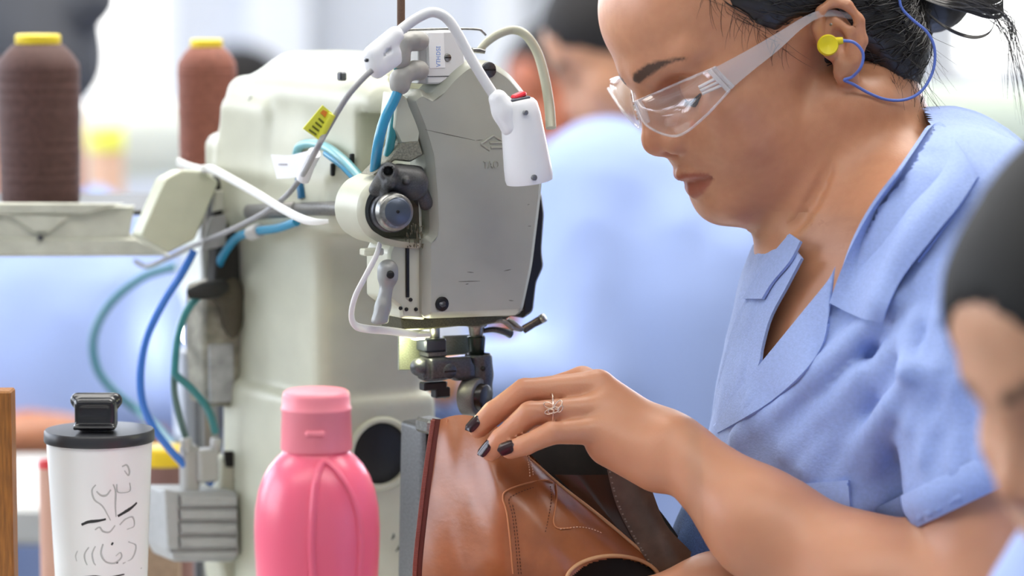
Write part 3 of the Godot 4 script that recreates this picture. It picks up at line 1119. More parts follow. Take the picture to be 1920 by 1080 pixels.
	for w in [60.0, -360.0]:
		var sf := Field.new()
		var heel := Vector3(V(1300, 2900, w).x, 0.045, V(1300, 2900, w).z)
		sf.cap(heel, heel + Vector3(-0.15, -0.008, 0), 0.042, 0.034, 0.01)
		sf.cap(heel, heel + Vector3(0.01, 0.06, 0), 0.042, 0.044, 0.01)
		sf.rbox(heel + Vector3(-0.07, -0.075, 0), Vector3(0.2, 0.03, 0.1), 0.001, Basis(), 0.001, -1)
		var sh := MB.new()
		sf.mesh_into(sh, heel - Vector3(0.25, 0.06, 0.1), heel + Vector3(0.1, 0.15, 0.1), 0.008)
		part("shoe", sh, shoem, root)

# the neck opening, cut out of the near side of the cloth
func cut_cloth(mb: MB, poly: Array, wmin: float) -> void:
	var pl := PackedVector2Array()
	for p in poly:
		pl.append(Vector2(p[0], p[1]))
	var out := PackedInt32Array()
	for k in range(0, mb.i.size(), 3):
		var c := (mb.v[mb.i[k]] + mb.v[mb.i[k + 1]] + mb.v[mb.i[k + 2]]) / 3.0 - cam_at
		var dep := -c.dot(ct)
		var q := Vector2(960.0 + c.dot(cr) / dep * SC * DIST, 540.0 - c.dot(cu) / dep * SC * DIST)
		if (DIST - dep) * SC > wmin and Geometry2D.is_point_in_polygon(q, pl):
			continue
		out.append_array([mb.i[k], mb.i[k + 1], mb.i[k + 2]])
	mb.i = out

# loose strands as thin tubes lying near a surface
func strand(mb: MB, pts: Array, r: float) -> void:
	tube(mb, pts, [r, r, r * 0.35], 4)

func woman_hair(root: Node, T: Transform3D) -> void:
	var s := 0.001
	var B := Basis(T.basis.x.normalized(), T.basis.y.normalized(), T.basis.z.normalized())
	var h := Field.new()
	h.ell(T * Vector3(3, 54, 0), Vector3(101, 85, 78) * s, B, 0.001)
	h.ell(T * Vector3(-36, 8, 0), Vector3(50, 66, 66) * s, B, 0.02)
	h.cap(T * Vector3(-52, -30, 20), T * Vector3(-50, -56, 10), 0.030, 0.016, 0.02)
	# forward edge of the hair
	var nrm := (B.x * 0.86 - B.y * 0.5).normalized()
	var side := nrm.cross(B.z).normalized()
	h.rbox(T * Vector3(50, 44, 0) + nrm * 0.1, Vector3(0.1, 0.25, 0.15), 0.002, Basis(nrm, side, B.z), 0.012, -1)
	for g in [-1.0, 1.0]:
		h.ell(T * Vector3(0, 0, 84 * g), Vector3(23, 29, 24) * s, B, 0.006, -1)
		h.cap(T * Vector3(-8, -30, 62 * g), T * Vector3(-20, -70, 50 * g), 0.022, 0.024, 0.008, -1)
		h.ell(T * Vector3(20, -4, 74 * g), Vector3(26, 32, 28) * s, B, 0.006, -1)
	h.rbox(T * Vector3(34, -62, 0), Vector3(40, 46, 110) * s, 0.01, B, 0.008, -1)
	# gathered knot behind
	h.ell(T * Vector3(-112, -14, 4), Vector3(26, 22, 26) * s, B, 0.012)
	h.cap(T * Vector3(-88, 6, 0), T * Vector3(-108, -10, 4), 0.028, 0.018, 0.02)
	var nz := FastNoiseLite.new()
	nz.seed = 5
	nz.frequency = 1.0
	var inv := T.affine_inverse()
	h.relief = func(p: Vector3) -> float:
		var q := inv * p
		var r := Vector2(q.x + 95.0, q.y - 0.0)
		return 0.0012 * nz.get_noise_2d(r.angle() * 55.0, q.z * 0.12) + 0.0008 * nz.get_noise_2d(r.angle() * 130.0, q.z * 0.3)
	h.relief_most = 0.002
	var mb := MB.new()
	var b := bounds_of([T * Vector3(115, 145, 0), T * Vector3(-145, 145, 0), T * Vector3(-145, -95, 0), T * Vector3(0, 0, 90), T * Vector3(0, 0, -90)], 0.004)
	h.mesh_into(mb, b[0], b[1], 0.0026)
	var hm := mat("black_hair", srgb(30, 25, 23), 0.42, 0.0, {"metallic_specular": 0.6})
	var hair := part("hair", mb, hm, root)
	var st := MB.new()
	var rng := RandomNumberGenerator.new()
	rng.seed = 19
	var bun := T * Vector3(-100, -6, 4)
	# strands combed back over the head
	for k in 620:
		var u := rng.randf_range(-40.0, 132.0)
		var fwd := rng.randf_range(-60.0, 62.0)
		var p := T * Vector3(fwd, u, 95.0)
		var q := h.hit(p, -B.z, 0.12)
		if h.dist(q) > 0.002 or (q - p).length() > 0.1:
			continue
		var pts := []
		var cur := q
		var lift := rng.randf_range(0.0002, 0.0016)
		var wob := rng.randf_range(-0.25, 0.25)
		for j in 9:
			var e := 0.001
			var d0 := h.dist(cur)
			var gr := Vector3(h.dist(cur + Vector3(e, 0, 0)) - d0, h.dist(cur + Vector3(0, e, 0)) - d0, h.dist(cur + Vector3(0, 0, e)) - d0).normalized()
			cur += gr * (lift - d0)
			pts.append(cur)
			var dir := bun - cur
			dir = (dir - gr * dir.dot(gr)).normalized()
			var sd := gr.cross(dir)
			cur += (dir + sd * wob * sin(j * 0.7)) * 0.0085
		strand(st, pts, rng.randf_range(0.00022, 0.0005))
	# wisps at the temple
	for k in 60:
		var a := rng.randf()
		var p0 := T * Vector3(lerpf(66.0, 30.0, a) + rng.randf_range(-4.0, 4.0), lerpf(74.0, 12.0, a), 0)
		var q := wbody.hit(p0 + B.z * 0.11, -B.z, 0.2)
		var dir := (B.x * rng.randf_range(0.25, 0.9) - B.y * rng.randf_range(0.3, 1.0)).normalized()
		if rng.randf() < 0.5:
			dir = (-B.x * rng.randf_range(0.2, 0.6) - B.y).normalized()
		var pts := []
		var ln := rng.randf_range(0.010, 0.026)
		for j in 5:
			var t := j / 4.0
			var w := q + (dir * ln * t) + (B.x * -0.006 * t * t)
			var w2 := wbody.hit(w + B.z * 0.03, -B.z, 0.06)
			pts.append(w2 + B.z * 0.0006)
		strand(st, pts, rng.randf_range(0.00007, 0.00016))
	# short wisps at the nape
	for k in 130:
		var p := V(rng.randf_range(1640, 1745), rng.randf_range(60, 215), rng.randf_range(-90, 10))
		var dir := (cr * rng.randf_range(-0.1, 0.6) - cu * rng.randf_range(0.4, 1.0)).normalized()
		var ln := rng.randf_range(0.012, 0.034)
		var cv := rng.randf_range(-0.012, 0.010)
		strand(st, [p, p + dir * ln * 0.35 + cr * cv * 0.2, p + dir * ln * 0.7 + cr * cv * 0.6, p + dir * ln + cr * cv], rng.randf_range(0.00007, 0.00016))
	# the tail hanging from the knot
	for k in 80:
		var x0 := rng.randf_range(1858, 1896)
		var x1 := rng.randf_range(1880, 1945)
		var y1 := rng.randf_range(90, 235)
		var w0 := rng.randf_range(-150, -70)
		strand(st, smooth_path([V(rng.randf_range(1770, 1850), rng.randf_range(-25, 15), w0), V(x0, rng.randf_range(15, 45), w0 - 20), V(lerpf(x0, x1, 0.6), y1 * 0.55, w0 - 25), V(x1, y1, w0 - 30)], 4), rng.randf_range(0.00008, 0.0002))
	for k in 90:
		var a := rng.randf_range(-14, 14)
		strand(st, smooth_path([V(1715, -22 + a, -100 + a), V(1760, -4 + a, -100 + a), V(1810, 4 + a * 1.3, -110), V(1850, 12 + a * 1.6, -115), V(1880, 2 + a * 2.0, -120), V(1876, -30 + a, -120)], 4), rng.randf_range(0.0002, 0.0005))
	# one loop that hangs in a bow
	for k in 9:
		var a := k * 0.9 - 3.6
		strand(st, smooth_path([V(1726, 6, -100), V(1752, 36 + a * 0.4, -100 + a), V(1790, 60 + a * 0.7, -105), V(1828, 70 + a * 0.7, -108 + a), V(1856, 60 + a * 0.4, -110), V(1868, 30, -112), V(1872, 0, -112)], 5), 0.0004)
	for k in 5:
		strand(st, smooth_path([V(1697 + k, 165, -60), V(1694 + k, 195, -60), V(1697, 218 + k, -58), V(1712, 222 - k, -56), V(1724, 200, -56), V(1728 + k, 180, -58)], 4), 0.0003)
	var so := part("hair_strands", st, hm, hair)
	so.set_meta("kind", "stuff")

# ---------------------------------------------------------------- the sewing machine
var Zm := Vector3.BACK      # out of the face plate
var Xm := Vector3.RIGHT     # along the face plate
var A0 := Vector3.ZERO
var mroot: Node3D

# the point that shows at a pixel on the plane n metres in front of the face plate
func MP(px: float, py: float, n := 0.0) -> Vector3:
	return on_plane(px, py, A0 + Zm * n, Zm)

# ... on the plane of the side of the arm, m metres to the right of it
func SP(px: float, py: float, m := 0.0) -> Vector3:
	return on_plane(px, py, A0 + Xm * m, Xm)

func MPs(list: Array, n := 0.0) -> Array:
	var out := []
	for p in list:
		out.append(MP(p[0], p[1], n))
	return out

func ML(x: float, y: float, z: float) -> Vector3:
	return A0 + Xm * x + Vector3.UP * y + Zm * z

# a round of an outline with corners cut in short arcs
func soften(pts: Array, r: float, steps := 4) -> Array:
	var out := []
	var m := pts.size()
	for k in m:
		var p: Vector3 = pts[k]
		var a: Vector3 = pts[(k + m - 1) % m] - p
		var b: Vector3 = pts[(k + 1) % m] - p
		var ra := minf(r, a.length() * 0.45)
		var rb := minf(r, b.length() * 0.45)
		var p0 := p + a.normalized() * ra
		var p2 := p + b.normalized() * rb
		for s in steps + 1:
			var t := float(s) / steps
			out.append(p0.lerp(p, t).lerp(p.lerp(p2, t), t))
	return out

func paint() -> StandardMaterial3D:
	return grained("machine_paint", srgb(200, 201, 181), 0.38, 0.0, 51, 0.012, 0.93, 1.0, 4.0, 0.04)

func grey_paint() -> StandardMaterial3D:
	return grained("cover_paint", srgb(172, 174, 162), 0.36, 0.0, 52, 0.012, 0.94, 1.0, 4.0, 0.05)

func steel() -> StandardMaterial3D:
	return grained("worn_steel", srgb(168, 168, 164), 0.33, 0.9, 53, 0.05, 0.7, 1.0, 14.0)

func dark_steel() -> StandardMaterial3D:
	return grained("blackened_steel", srgb(96, 98, 104), 0.36, 0.7, 54, 0.05, 0.7, 1.0, 20.0)

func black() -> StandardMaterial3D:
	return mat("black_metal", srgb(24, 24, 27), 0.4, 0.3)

func machine() -> void:
	Zm = Vector3(sin(deg_to_rad(30)), 0, cos(deg_to_rad(30)))
	Xm = Vector3(Zm.z, 0, -Zm.x)
	A0 = V(800, 400, 20)
	var basis := Basis(Xm, Vector3.UP, Zm)
	var foot := ML(0.04, 0, -0.2)
	foot.y = 0.77
	mroot = thing("sewing_machine", "cream post-bed industrial sewing machine, worn and stained, in front of the woman", "sewing machine", foot)
	var f := Field.new()
	# arm, column and bed of one casting
	f.rbox(ML(0.040, 0.030, -0.175), Vector3(0.050, 0.050, 0.118), 0.013, basis, 0.01)
	f.rbox(ML(0.044, 0.074, -0.165), Vector3(0.040, 0.024, 0.100), 0.023, basis, 0.022)
	f.rbox(ML(0.042, -0.16, -0.225), Vector3(0.044, 0.20, 0.070), 0.012, basis, 0.03)
	f.rbox(ML(0.040, -0.255, -0.225), Vector3(0.050, 0.115, 0.076), 0.008, basis, 0.004)
	f.rbox(ML(0.030, 0.004, -0.292), Vector3(0.046, 0.034, 0.024), 0.010, basis, 0.012)
	# head casting behind the face plate
	f.rbox(ML(0.040, 0.010, -0.055), Vector3(0.038, 0.074, 0.036), 0.020, basis, 0.012)
	f.rbox(ML(0.040, -0.030, -0.050), Vector3(0.036, 0.036, 0.030), 0.008, basis, 0.01)
	# shoulder where the arm's side swells over the column, seen as a rounded lip
	f.rbox(ML(-0.006, 0.000, -0.20), Vector3(0.008, 0.020, 0.090), 0.007, basis, 0.012)
	f.rbox(ML(-0.008, 0.034, -0.245), Vector3(0.009, 0.030, 0.040), 0.008, basis, 0.008)
	# recesses
	f.rbox(ML(-0.006, 0.030, -0.030), Vector3(0.020, 0.032, 0.050), 0.004, basis, 0.004, -1)
	f.rbox(MP(811, 174, -0.036), Vector3(0.016, 0.016, 0.034), 0.003, basis, 0.003, -1)
	var mb := MB.new()
	var ring := []
	for x in [-0.03, 0.1]:
		for z in [-0.31, 0.0]:
			for y in [-0.36, 0.12]:
				ring.append(ML(x, y, z))
	var bb := bounds_of(ring, 0.006)
	bb[0].y = 0.78
	f.mesh_into(mb, bb[0], bb[1], 0.0032)
	part("casting", mb, paint(), mroot)
	machine_head()
	machine_foot()
	machine_back()
	machine_hoses()
	lamp()

func screw(at: Vector3, n: Vector3, r: float, parent: Node, m: Material, slot := true) -> void:
	var mb := MB.new()
	rod(mb, at - n * 0.002, at + n * 0.0007, r, -1.0, 16, 0.0003)
	var o := part("screw", mb, m, parent)
	if slot:
		var x := n.cross(Vector3.UP).normalized()
		part("slot", bx(MB.new(), at + n * 0.0007, Vector3(r * 1.7, r * 0.24, 0.0004), 0.0, Basis(x, n.cross(x), n)), black(), o)

func machine_head() -> void:
	var p := paint()
	var gp := grey_paint()
	# face cover
	var outline := [[797, 599], [984, 592], [1004, 500], [1020, 370], [1026, 300], [1016, 232], [992, 176], [958, 135], [922, 113], [880, 112], [848, 138], [830, 160], [810, 181], [794, 163], [764, 184], [786, 236], [803, 292], [810, 370], [812, 441], [797, 447]]
	var cover := part("face_cover", slab(MB.new(), soften(MPs(outline), 0.006), Zm, 0.026, 0.0045), gp, mroot)
	# raised diamond mark and letters on the cover
	var mark := MB.new()
	var dm := [[902, 270, 925, 254], [925, 254, 948, 268], [902, 270, 918, 282], [918, 268, 946, 267], [920, 277, 946, 276]]
	for q in dm:
		tube(mark, [MP(q[0], q[1], 0.0002), MP(q[2], q[3], 0.0002)], 0.0008, 6)
	part("diamond_mark", mark, gp, cover)
	var tm := TextMesh.new()
	tm.text = "TAO"
	tm.font = SystemFont.new()
	tm.font.font_names = PackedStringArray(["Droid Sans"])
	tm.font_size = 64
	tm.pixel_size = 0.0001
	tm.depth = 0.0012
	var to := MeshInstance3D.new()
	to.name = "raised_letters"
	to.mesh = tm
	to.mesh.surface_set_material(0, gp)
	cover.add_child(to, true)
	to.transform = Transform3D(Basis(Xm, Vector3.UP, Zm), MP(921, 309, 0.0002))
	# screw hole low on the cover, screw at the top, scratches
	screw(MP(829, 570, 0.0006), Zm, 0.0048, cover, black(), false)
	var dot := MB.new()
	rod(dot, MP(829, 570, 0.0009), MP(830, 569, 0.0018), 0.0026, -1.0, 6)
	part("socket", dot, dark_steel(), cover)
	rod(dot, MP(829, 570, 0.0009), MP(830, 569, 0.0012), 0.0026)
	screw(MP(917, 131, 0.0008), Zm, 0.0052, cover, dark_steel())
	for q in [[797, 243, 890, 263], [893, 263, 905, 262], [945, 508, 958, 505], [876, 510, 888, 511], [965, 592, 982, 580], [873, 533, 879, 532], [989, 384, 993, 383], [990, 424, 996, 424], [860, 528, 900, 527], [954, 563, 963, 564]]:
		part("scratch", tube(MB.new(), [MP(q[0], q[1], 0.0), MP((q[0] + q[2]) * 0.5, (q[1] + q[3]) * 0.5, 0.0001), MP(q[2], q[3], 0.0)], [0.00012, 0.00028, 0.0001], 4), mat("scratch_dirt", srgb(112, 112, 104), 0.8), cover)
	# plate of the bar guide, left of the cover
	part("guide_plate", slab(MB.new(), soften(MPs([[738, 452], [799, 448], [799, 600], [752, 597], [752, 578], [728, 560], [728, 475]], -0.008), 0.002), Zm, 0.03, 0.002), p, mroot)
	part("guide_slot_shade", bx(MB.new(), MP(764, 510, -0.0072), Vector3(0.0022, 0.033, 0.002), 0.0004, Basis(Xm, Vector3.UP, Zm)), black(), mroot)  # solid black bar; its colour stands for the shade inside a slot
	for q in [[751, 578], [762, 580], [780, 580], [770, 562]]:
		part("pin_hole_shade", rod(MB.new(), MP(q[0], q[1], -0.0078), MP(q[0], q[1], -0.0070), 0.0013), black(), mroot)  # no bore: black pin ends painted as the shade of holes
	# rounded boss with the lifter knob
	var boss := []
	for k in 15:
		var a := lerpf(-0.25, PI + 0.5, k / 14.0) + PI * 0.5
		boss.append([740 + 66 * cos(a), 396 - 66 * sin(a)])
	boss = [[792, 340], [760, 326], [722, 330], [694, 345], [679, 366], [673, 392], [676, 418], [690, 441], [716, 457], [752, 465], [797, 468], [796, 400]]
	part("boss", slab(MB.new(), soften(MPs(boss, -0.002), 0.004), Zm, 0.035, 0.004), p, mroot)
	var kn := part("lifter_knob", rod(MB.new(), MP(728, 397, -0.002), MP(736, 397, 0.010), 0.0132, 0.0132, 40, 0.0012), dark_steel(), mroot)
	part("knob_ring", rod(MB.new(), MP(736, 397, 0.010), MP(744, 397, 0.017), 0.0124, 0.0118, 40, 0.0012), steel(), kn)
	part("knob_cap", rod(MB.new(), MP(744, 397, 0.016), MP(746, 397, 0.0185), 0.0094, 0.0088, 36, 0.0008), mat("blue_grey_cap", srgb(84, 92, 106), 0.3, 0.5), kn)
	part("knob_centre", rod(MB.new(), MP(746, 397, 0.0184), MP(746, 397, 0.019), 0.0011), black(), kn)
	# linkage in the recess: a forked clamp and a toothed sleeve, greasy grey
	var grease := grained("greasy_iron", srgb(96, 97, 98), 0.5, 0.4, 57, 0.06, 0.6, 1.0, 22.0)
	var lf := Field.new()
	lf.cap(MP(706, 356, 0.0), MP(728, 322, -0.002), 0.0050, 0.0062, 0.002)
	lf.cap(MP(727, 330, 0.004), MP(720, 372, 0.006), 0.0042, 0.0030, 0.002)
	lf.cap(MP(728, 322, 0.0), MP(729, 322, 0.008), 0.0062, 0.0056, 0.001)
	lf.cap(MP(728, 321, 0.007), MP(728, 321, 0.011), 0.0030, 0.0030, 0.001, -1)
	lf.cap(MP(732, 342, 0.006), MP(732, 342, 0.010), 0.0046, 0.0040, 0.001)
	lf.cap(MP(748, 338, 0.0), MP(772, 344, 0.0), 0.0100, 0.0110, 0.002)
	lf.cap(MP(742, 336, 0.002), MP(750, 338, 0.002), 0.0084, 0.0084, 0.001)
	lf.cap(MP(778, 348, -0.004), MP(797, 380, -0.006), 0.0070, 0.0052, 0.002)
	lf.cap(MP(746, 318, -0.006), MP(784, 322, -0.008), 0.0040, 0.0040, 0.002)
	for k in 3:
		lf.cap(MP(754, 324 + k * 12, 0.0110), MP(776, 327 + k * 11, 0.0115), 0.0020, 0.0016, 0.001, -1)
	lf.cap(MP(762, 340, 0.010), MP(762, 340, 0.014), 0.0026, 0.0022, 0.001)
	var lm := MB.new()
	var lb := bounds_of([MP(690, 300, 0.02), MP(815, 400, -0.03), MP(690, 400, -0.02), MP(815, 300, 0.02)], 0.004)
	lf.mesh_into(lm, lb[0], lb[1], 0.0014)
	part("linkage", lm, grease, mroot)
	# rough neck of the casting above the recess
	part("neck_web", slab(MB.new(), soften(MPs([[752, 268], [786, 262], [794, 290], [770, 304], [742, 300], [712, 322], [700, 330], [730, 296]], -0.004), 0.0012), Zm, 0.018, 0.001), grained("grimy_paint", srgb(172, 170, 150), 0.6, 0.0, 58, 0.05, 0.55, 1.0, 24.0, 0.3), mroot)
	part("neck_web", slab(MB.new(), soften(MPs([[746, 172], [764, 184], [790, 240], [786, 268], [752, 270], [738, 240]], -0.004), 0.0015), Zm, 0.02, 0.0012), p, mroot)
	# dirt crusted under the boss
	var dirt := MB.new()
	var rng := RandomNumberGenerator.new()
	rng.seed = 3
	for k in 46:
		var x := rng.randf_range(758, 795)
		var y := rng.randf_range(415, 462)
		var c := MP(x, y, -0.0016)
		tube(dirt, [c, c + Vector3(0, -rng.randf_range(0.0008, 0.004), 0)], [rng.randf_range(0.0003, 0.0008), 0.0002], 5)
	var dd := part("oily_dirt", dirt, mat("oily_dirt", srgb(96, 90, 70), 0.7), mroot)
	dd.set_meta("kind", "stuff")
	# rod running back along the arm
	var rd := MB.new()
	rod(rd, SP(690, 390, -0.014), SP(540, 392, -0.014), 0.0049)
	rod(rd, SP(560, 392, -0.014), SP(470, 397, -0.014), 0.0060)
	part("lifter_shaft", rd, grained("dull_shaft", srgb(150, 148, 144), 0.45, 0.6, 59, 0.05, 0.7, 1.0, 18.0), mroot)
	# release lever with its pivot
	var lv := Field.new()
	lv.cap(MP(727, 506, 0.002), MP(727, 518, 0.002), 0.0068, 0.0068, 0.002)
	lv.chain([MP(726, 530, 0.002), MP(718, 575, 0.003), MP(712, 602, 0.003)], [0.0042, 0.0048, 0.0056], 0.003)
	lv.rbox(MP(712, 607, 0.003) - Vector3(0, 0.006, 0), Vector3(0.02, 0.006, 0.02), 0.0005, Basis(Xm, Vector3.UP, Zm), 0.001, -1)
	var lvm := MB.new()
	var vb := bounds_of([MP(695, 480, 0.014), MP(750, 625, -0.012), MP(695, 480, -0.012)], 0.003)
	lv.mesh_into(lvm, vb[0], vb[1], 0.0013)
	var lever := part("release_lever", lvm, mat("lever_grey", srgb(150, 152, 150), 0.45, 0.3), mroot)
	part("pivot", rod(MB.new(), MP(732, 515, 0.006), MP(732, 515, 0.0105), 0.0026), black(), lever)
	part("lever_stop", bx(MB.new(), MP(697, 472, -0.004), Vector3(0.014, 0.0045, 0.008), 0.0008, Basis(Xm, Vector3.UP, Zm)), p, mroot)
	# valve block on the top with its sticker and two elbow fittings
	var zf := -0.004
	var valve := part("valve_block", slab(MB.new(), soften(MPs([[800, 59], [852, 57], [868, 70], [874, 126], [850, 143], [826, 158], [800, 158]], zf), 0.002), Zm, 0.04, 0.0012), mat("valve_white", srgb(222, 223, 222), 0.45), mroot)
	part("valve_side", slab(MB.new(), MPs([[784, 64], [800, 60], [800, 158], [784, 156]], zf - 0.001), Zm, 0.03, 0.0008), mat("valve_grey", srgb(176, 176, 172), 0.5), valve)
	part("valve_seam", bx(MB.new(), MP(834, 143, zf), Vector3(0.025, 0.0005, 0.0006), 0.0, Basis(Xm, Vector3.UP, Zm)), dark_steel(), valve)
	var st := part("sticker", slab(MB.new(), MPs([[803, 61], [832, 61], [835, 127], [805, 128]], zf + 0.0006), Zm, 0.0008, 0.0001), mat("white_sticker", srgb(244, 245, 244), 0.5), valve)
	var t2 := TextMesh.new()
	t2.text = "VTHDSI"
	t2.font = tm.font
	t2.font_size = 40
	t2.pixel_size = 0.000088
	t2.depth = 0.0003
	var o2 := MeshInstance3D.new()
	o2.name = "blue_lettering"
	o2.mesh = t2
	o2.mesh.surface_set_material(0, mat("blue_print", srgb(132, 164, 222), 0.6))
	st.add_child(o2, true)
	o2.transform = Transform3D(Basis(Vector3.UP, -Xm, Zm), MP(822, 106, zf + 0.0007))
	screw(MP(839, 108, zf + 0.0004), Zm, 0.0026, valve, steel())
	var fit := mat("fitting_grey", srgb(158, 156, 150), 0.45)
	for q in [[786, 77, 754, 80, 750, 112], [786, 132, 757, 138, 750, 160]]:
		var ff := Field.new()
		ff.cap(MP(q[0], q[1], 0.0), MP(q[0] - 10, q[1], 0.002), 0.0065, 0.0065, 0.001)
		ff.cap(MP(q[0] - 10, q[1], 0.002), MP(q[2] + 4, q[3], 0.003), 0.0052, 0.0055, 0.002)
		ff.cap(MP(q[2], q[3], 0.003), MP(q[4], q[5], 0.003), 0.0058, 0.0058, 0.003)
		ff.cap(MP(q[4], q[5] - 12, 0.003), MP(q[4], q[5] - 2, 0.003), 0.0068, 0.0068, 0.001)
		var fm := MB.new()
		var fb := bounds_of([MP(725, q[1] - 30, -0.02), MP(800, q[5] + 20, 0.02), MP(725, q[1], 0.02)], 0.004)
		ff.mesh_into(fm, fb[0], fb[1], 0.0014)
		part("elbow_fitting", fm, fit, valve)
	# wire loop over the top
	var wire := MB.new()
	tube(wire, smooth_path([MP(764, 66, -0.02), MP(764, 57, -0.02), MP(800, 55, -0.02), MP(850, 54, -0.02), MP(895, 55, -0.02), MP(905, 60, -0.02), MP(911, 66, -0.02)], 4), 0.0008, 8)
	part("wire_loop", wire, steel(), mroot)
	# rusty thread-stand rod
	var rr := MB.new()
	rod(rr, MP(752, 62, -0.03), MP(752, -120, -0.03), 0.0026)
	part("rusty_rod", rr, grained("rust", srgb(150, 116, 96), 0.8, 0.1, 61, 0.08, 0.45, 1.0, 40.0, 0.5), mroot)
	# bent flat take-up guard
	var g := MB.new()
	tube(g, smooth_path([MP(898, 96, -0.03), MP(912, 80, -0.03), MP(935, 64, -0.028), MP(962, 56, -0.026), MP(986, 66, -0.022), MP(1008, 100, -0.018), MP(1022, 150, -0.012), MP(1030, 200, -0.006), MP(1033, 240, 0.0)], 6), [0.0022, 0.0027, 0.0031], 10, Zm, 1.15)
	var guard := part("thread_guard", g, mat("guard_khaki", srgb(176, 176, 158), 0.4, 0.2), mroot)
	part("guard_foot", slab(MB.new(), MPs([[886, 90], [900, 90], [912, 94], [910, 101], [888, 97]], -0.012), Zm, 0.012, 0.0006), steel(), guard)
	# dark mechanism at the right of the head
	var rm := MB.new()
	bx(rm, ML(0.0915, 0.012, -0.045), Vector3(0.006, 0.09, 0.03), 0.003, Basis(Xm, Vector3.UP, Zm))
	part("tension_housing", rm, black(), mroot)
	part("tension_bracket", slab(MB.new(), soften(MPs([[1006, 352], [1018, 360], [1023, 400], [1018, 470], [1022, 500], [1008, 530], [1002, 585], [980, 600], [980, 400]], -0.03), 0.003), Zm, 0.02, 0.002), black(), mroot)

func machine_foot() -> void:
	var ds := dark_steel()
	var mb := Basis(Xm, Vector3.UP, Zm)
	var n := -0.035
	var stl := steel()
	# underside
	part("underplate", slab(MB.new(), MPs([[752, 597], [960, 592], [940, 604], [900, 612], [860, 612], [800, 618], [756, 620]], n + 0.01), Zm, 0.03, 0.001), grained("oily_underside", srgb(112, 110, 84), 0.5, 0.3, 63, 0.06, 0.35, 1.0, 30.0), mroot)
	# needle guard plates lit by the small lamp
	part("guard_plate", slab(MB.new(), MPs([[748, 620], [790, 620], [790, 694], [748, 694]], n - 0.012), Zm, 0.0015, 0.0004), grained("pale_plate", srgb(172, 178, 160), 0.4, 0.5, 64, 0.06, 0.7, 1.0, 30.0), mroot)
	part("guard_plate", slab(MB.new(), MPs([[832, 630], [882, 628], [882, 664], [832, 668]], n - 0.012), Zm, 0.0015, 0.0004), grained("pale_plate", srgb(172, 178, 160), 0.4, 0.5, 64, 0.06, 0.7, 1.0, 30.0), mroot)
	# needle bar with clamp
	part("needle_bar", rod(MB.new(), MP(815, 596, n), MP(815, 640, n), 0.0034), stl, mroot)
	part("needle_clamp", bx(MB.new(), MP(809, 646, n + 0.004), Vector3(0.0165, 0.0085, 0.013), 0.0012, mb), mat("dark_blue_steel", srgb(42, 46, 58), 0.3, 0.5), mroot)
	part("needle_clamp", bx(MB.new(), MP(812, 662, n + 0.003), Vector3(0.015, 0.004, 0.012), 0.0008, mb), ds, mroot)
	var ff := Field.new()
	ff.rbox(MP(810, 690, n + 0.003), Vector3(0.0085, 0.0075, 0.006), 0.0015, mb, 0.002)
	ff.cap(MP(786, 688, n + 0.004), MP(800, 688, n + 0.004), 0.0062, 0.0062, 0.001)
	ff.rbox(MP(838, 690, n + 0.005), Vector3(0.017, 0.0068, 0.0045), 0.0018, mb, 0.003)
	ff.rbox(MP(868, 697, n + 0.005), Vector3(0.008, 0.0056, 0.004), 0.002, mb, 0.003)
	ff.rbox(MP(806, 690, n + 0.011), Vector3(0.0016, 0.0082, 0.004), 0.0004, mb, 0.001, -1)
	var fm := MB.new()
	var fb := bounds_of([MP(760, 660, n + 0.02), MP(900, 720, n - 0.02), MP(760, 720, n - 0.02)], 0.004)
	ff.mesh_into(fm, fb[0], fb[1], 0.0014)
	var link := part("foot_link", fm, ds, mroot)
	screw(MP(843, 696, n + 0.0095), Zm, 0.0052, link, ds)
	part("inner_foot", bx(MB.new(), MP(812, 723, n + 0.002), Vector3(0.017, 0.0055, 0.008), 0.0008, mb), black(), mroot)
	part("inner_foot", bx(MB.new(), MP(826, 735, n + 0.002), Vector3(0.011, 0.007, 0.008), 0.0008, mb), black(), mroot)
	part("needle", rod(MB.new(), MP(836, 715, n), MP(834, 748, n), 0.0011, 0.0005), stl, mroot)
	# presser bar, collar and the forked holder of the roller
	part("presser_bar", rod(MB.new(), MP(893, 592, n), MP(893, 612, n), 0.0072), stl, mroot)
	part("presser_cone", rod(MB.new(), MP(893, 634, n), MP(893, 606, n), 0.0042, 0.0056), stl, mroot)
	part("collar", rod(MB.new(), MP(894, 666, n), MP(893, 630, n), 0.0050, 0.0062), mat("green_black_steel", srgb(44, 54, 52), 0.25, 0.5), mroot)
	var hf := Field.new()
	hf.cap(MP(897, 668, n), MP(899, 700, n), 0.0092, 0.0092, 0.002)
	hf.rbox(MP(898, 662, n) + Vector3.UP * 0.012, Vector3(0.02, 0.012, 0.02), 0.0004, mb, 0.001, -1)
	hf.cap(MP(898, 660, n), MP(898, 672, n), 0.0072, 0.0072, 0.001, -1)
	hf.cap(MP(897, 705, n), MP(898, 738, n), 0.0085, 0.0095, 0.004)
	hf.cap(MP(872, 696, n), MP(890, 700, n), 0.0058, 0.0070, 0.003)
	var hm := MB.new()
	var hb := bounds_of([MP(850, 640, n + 0.02), MP(940, 790, n - 0.02), MP(850, 700, n - 0.02)], 0.006)
	hf.mesh_into(hm, hb[0], hb[1], 0.0014)
	var hold := part("roller_holder", hm, ds, mroot)
	part("holder_hole_shade", rod(MB.new(), MP(906, 691, n + 0.0085), MP(906, 691, n + 0.0102), 0.0017), black(), hold)  # black disc on the surface, coloured as a shaded hole
	# roller: a ring turned towards the woman
	var ax := (Zm * 0.86 + Xm * 0.5).normalized()
	var c := MP(887, 744, n + 0.006)
	var y := ax
	var x := y.cross(Vector3.UP).normalized()
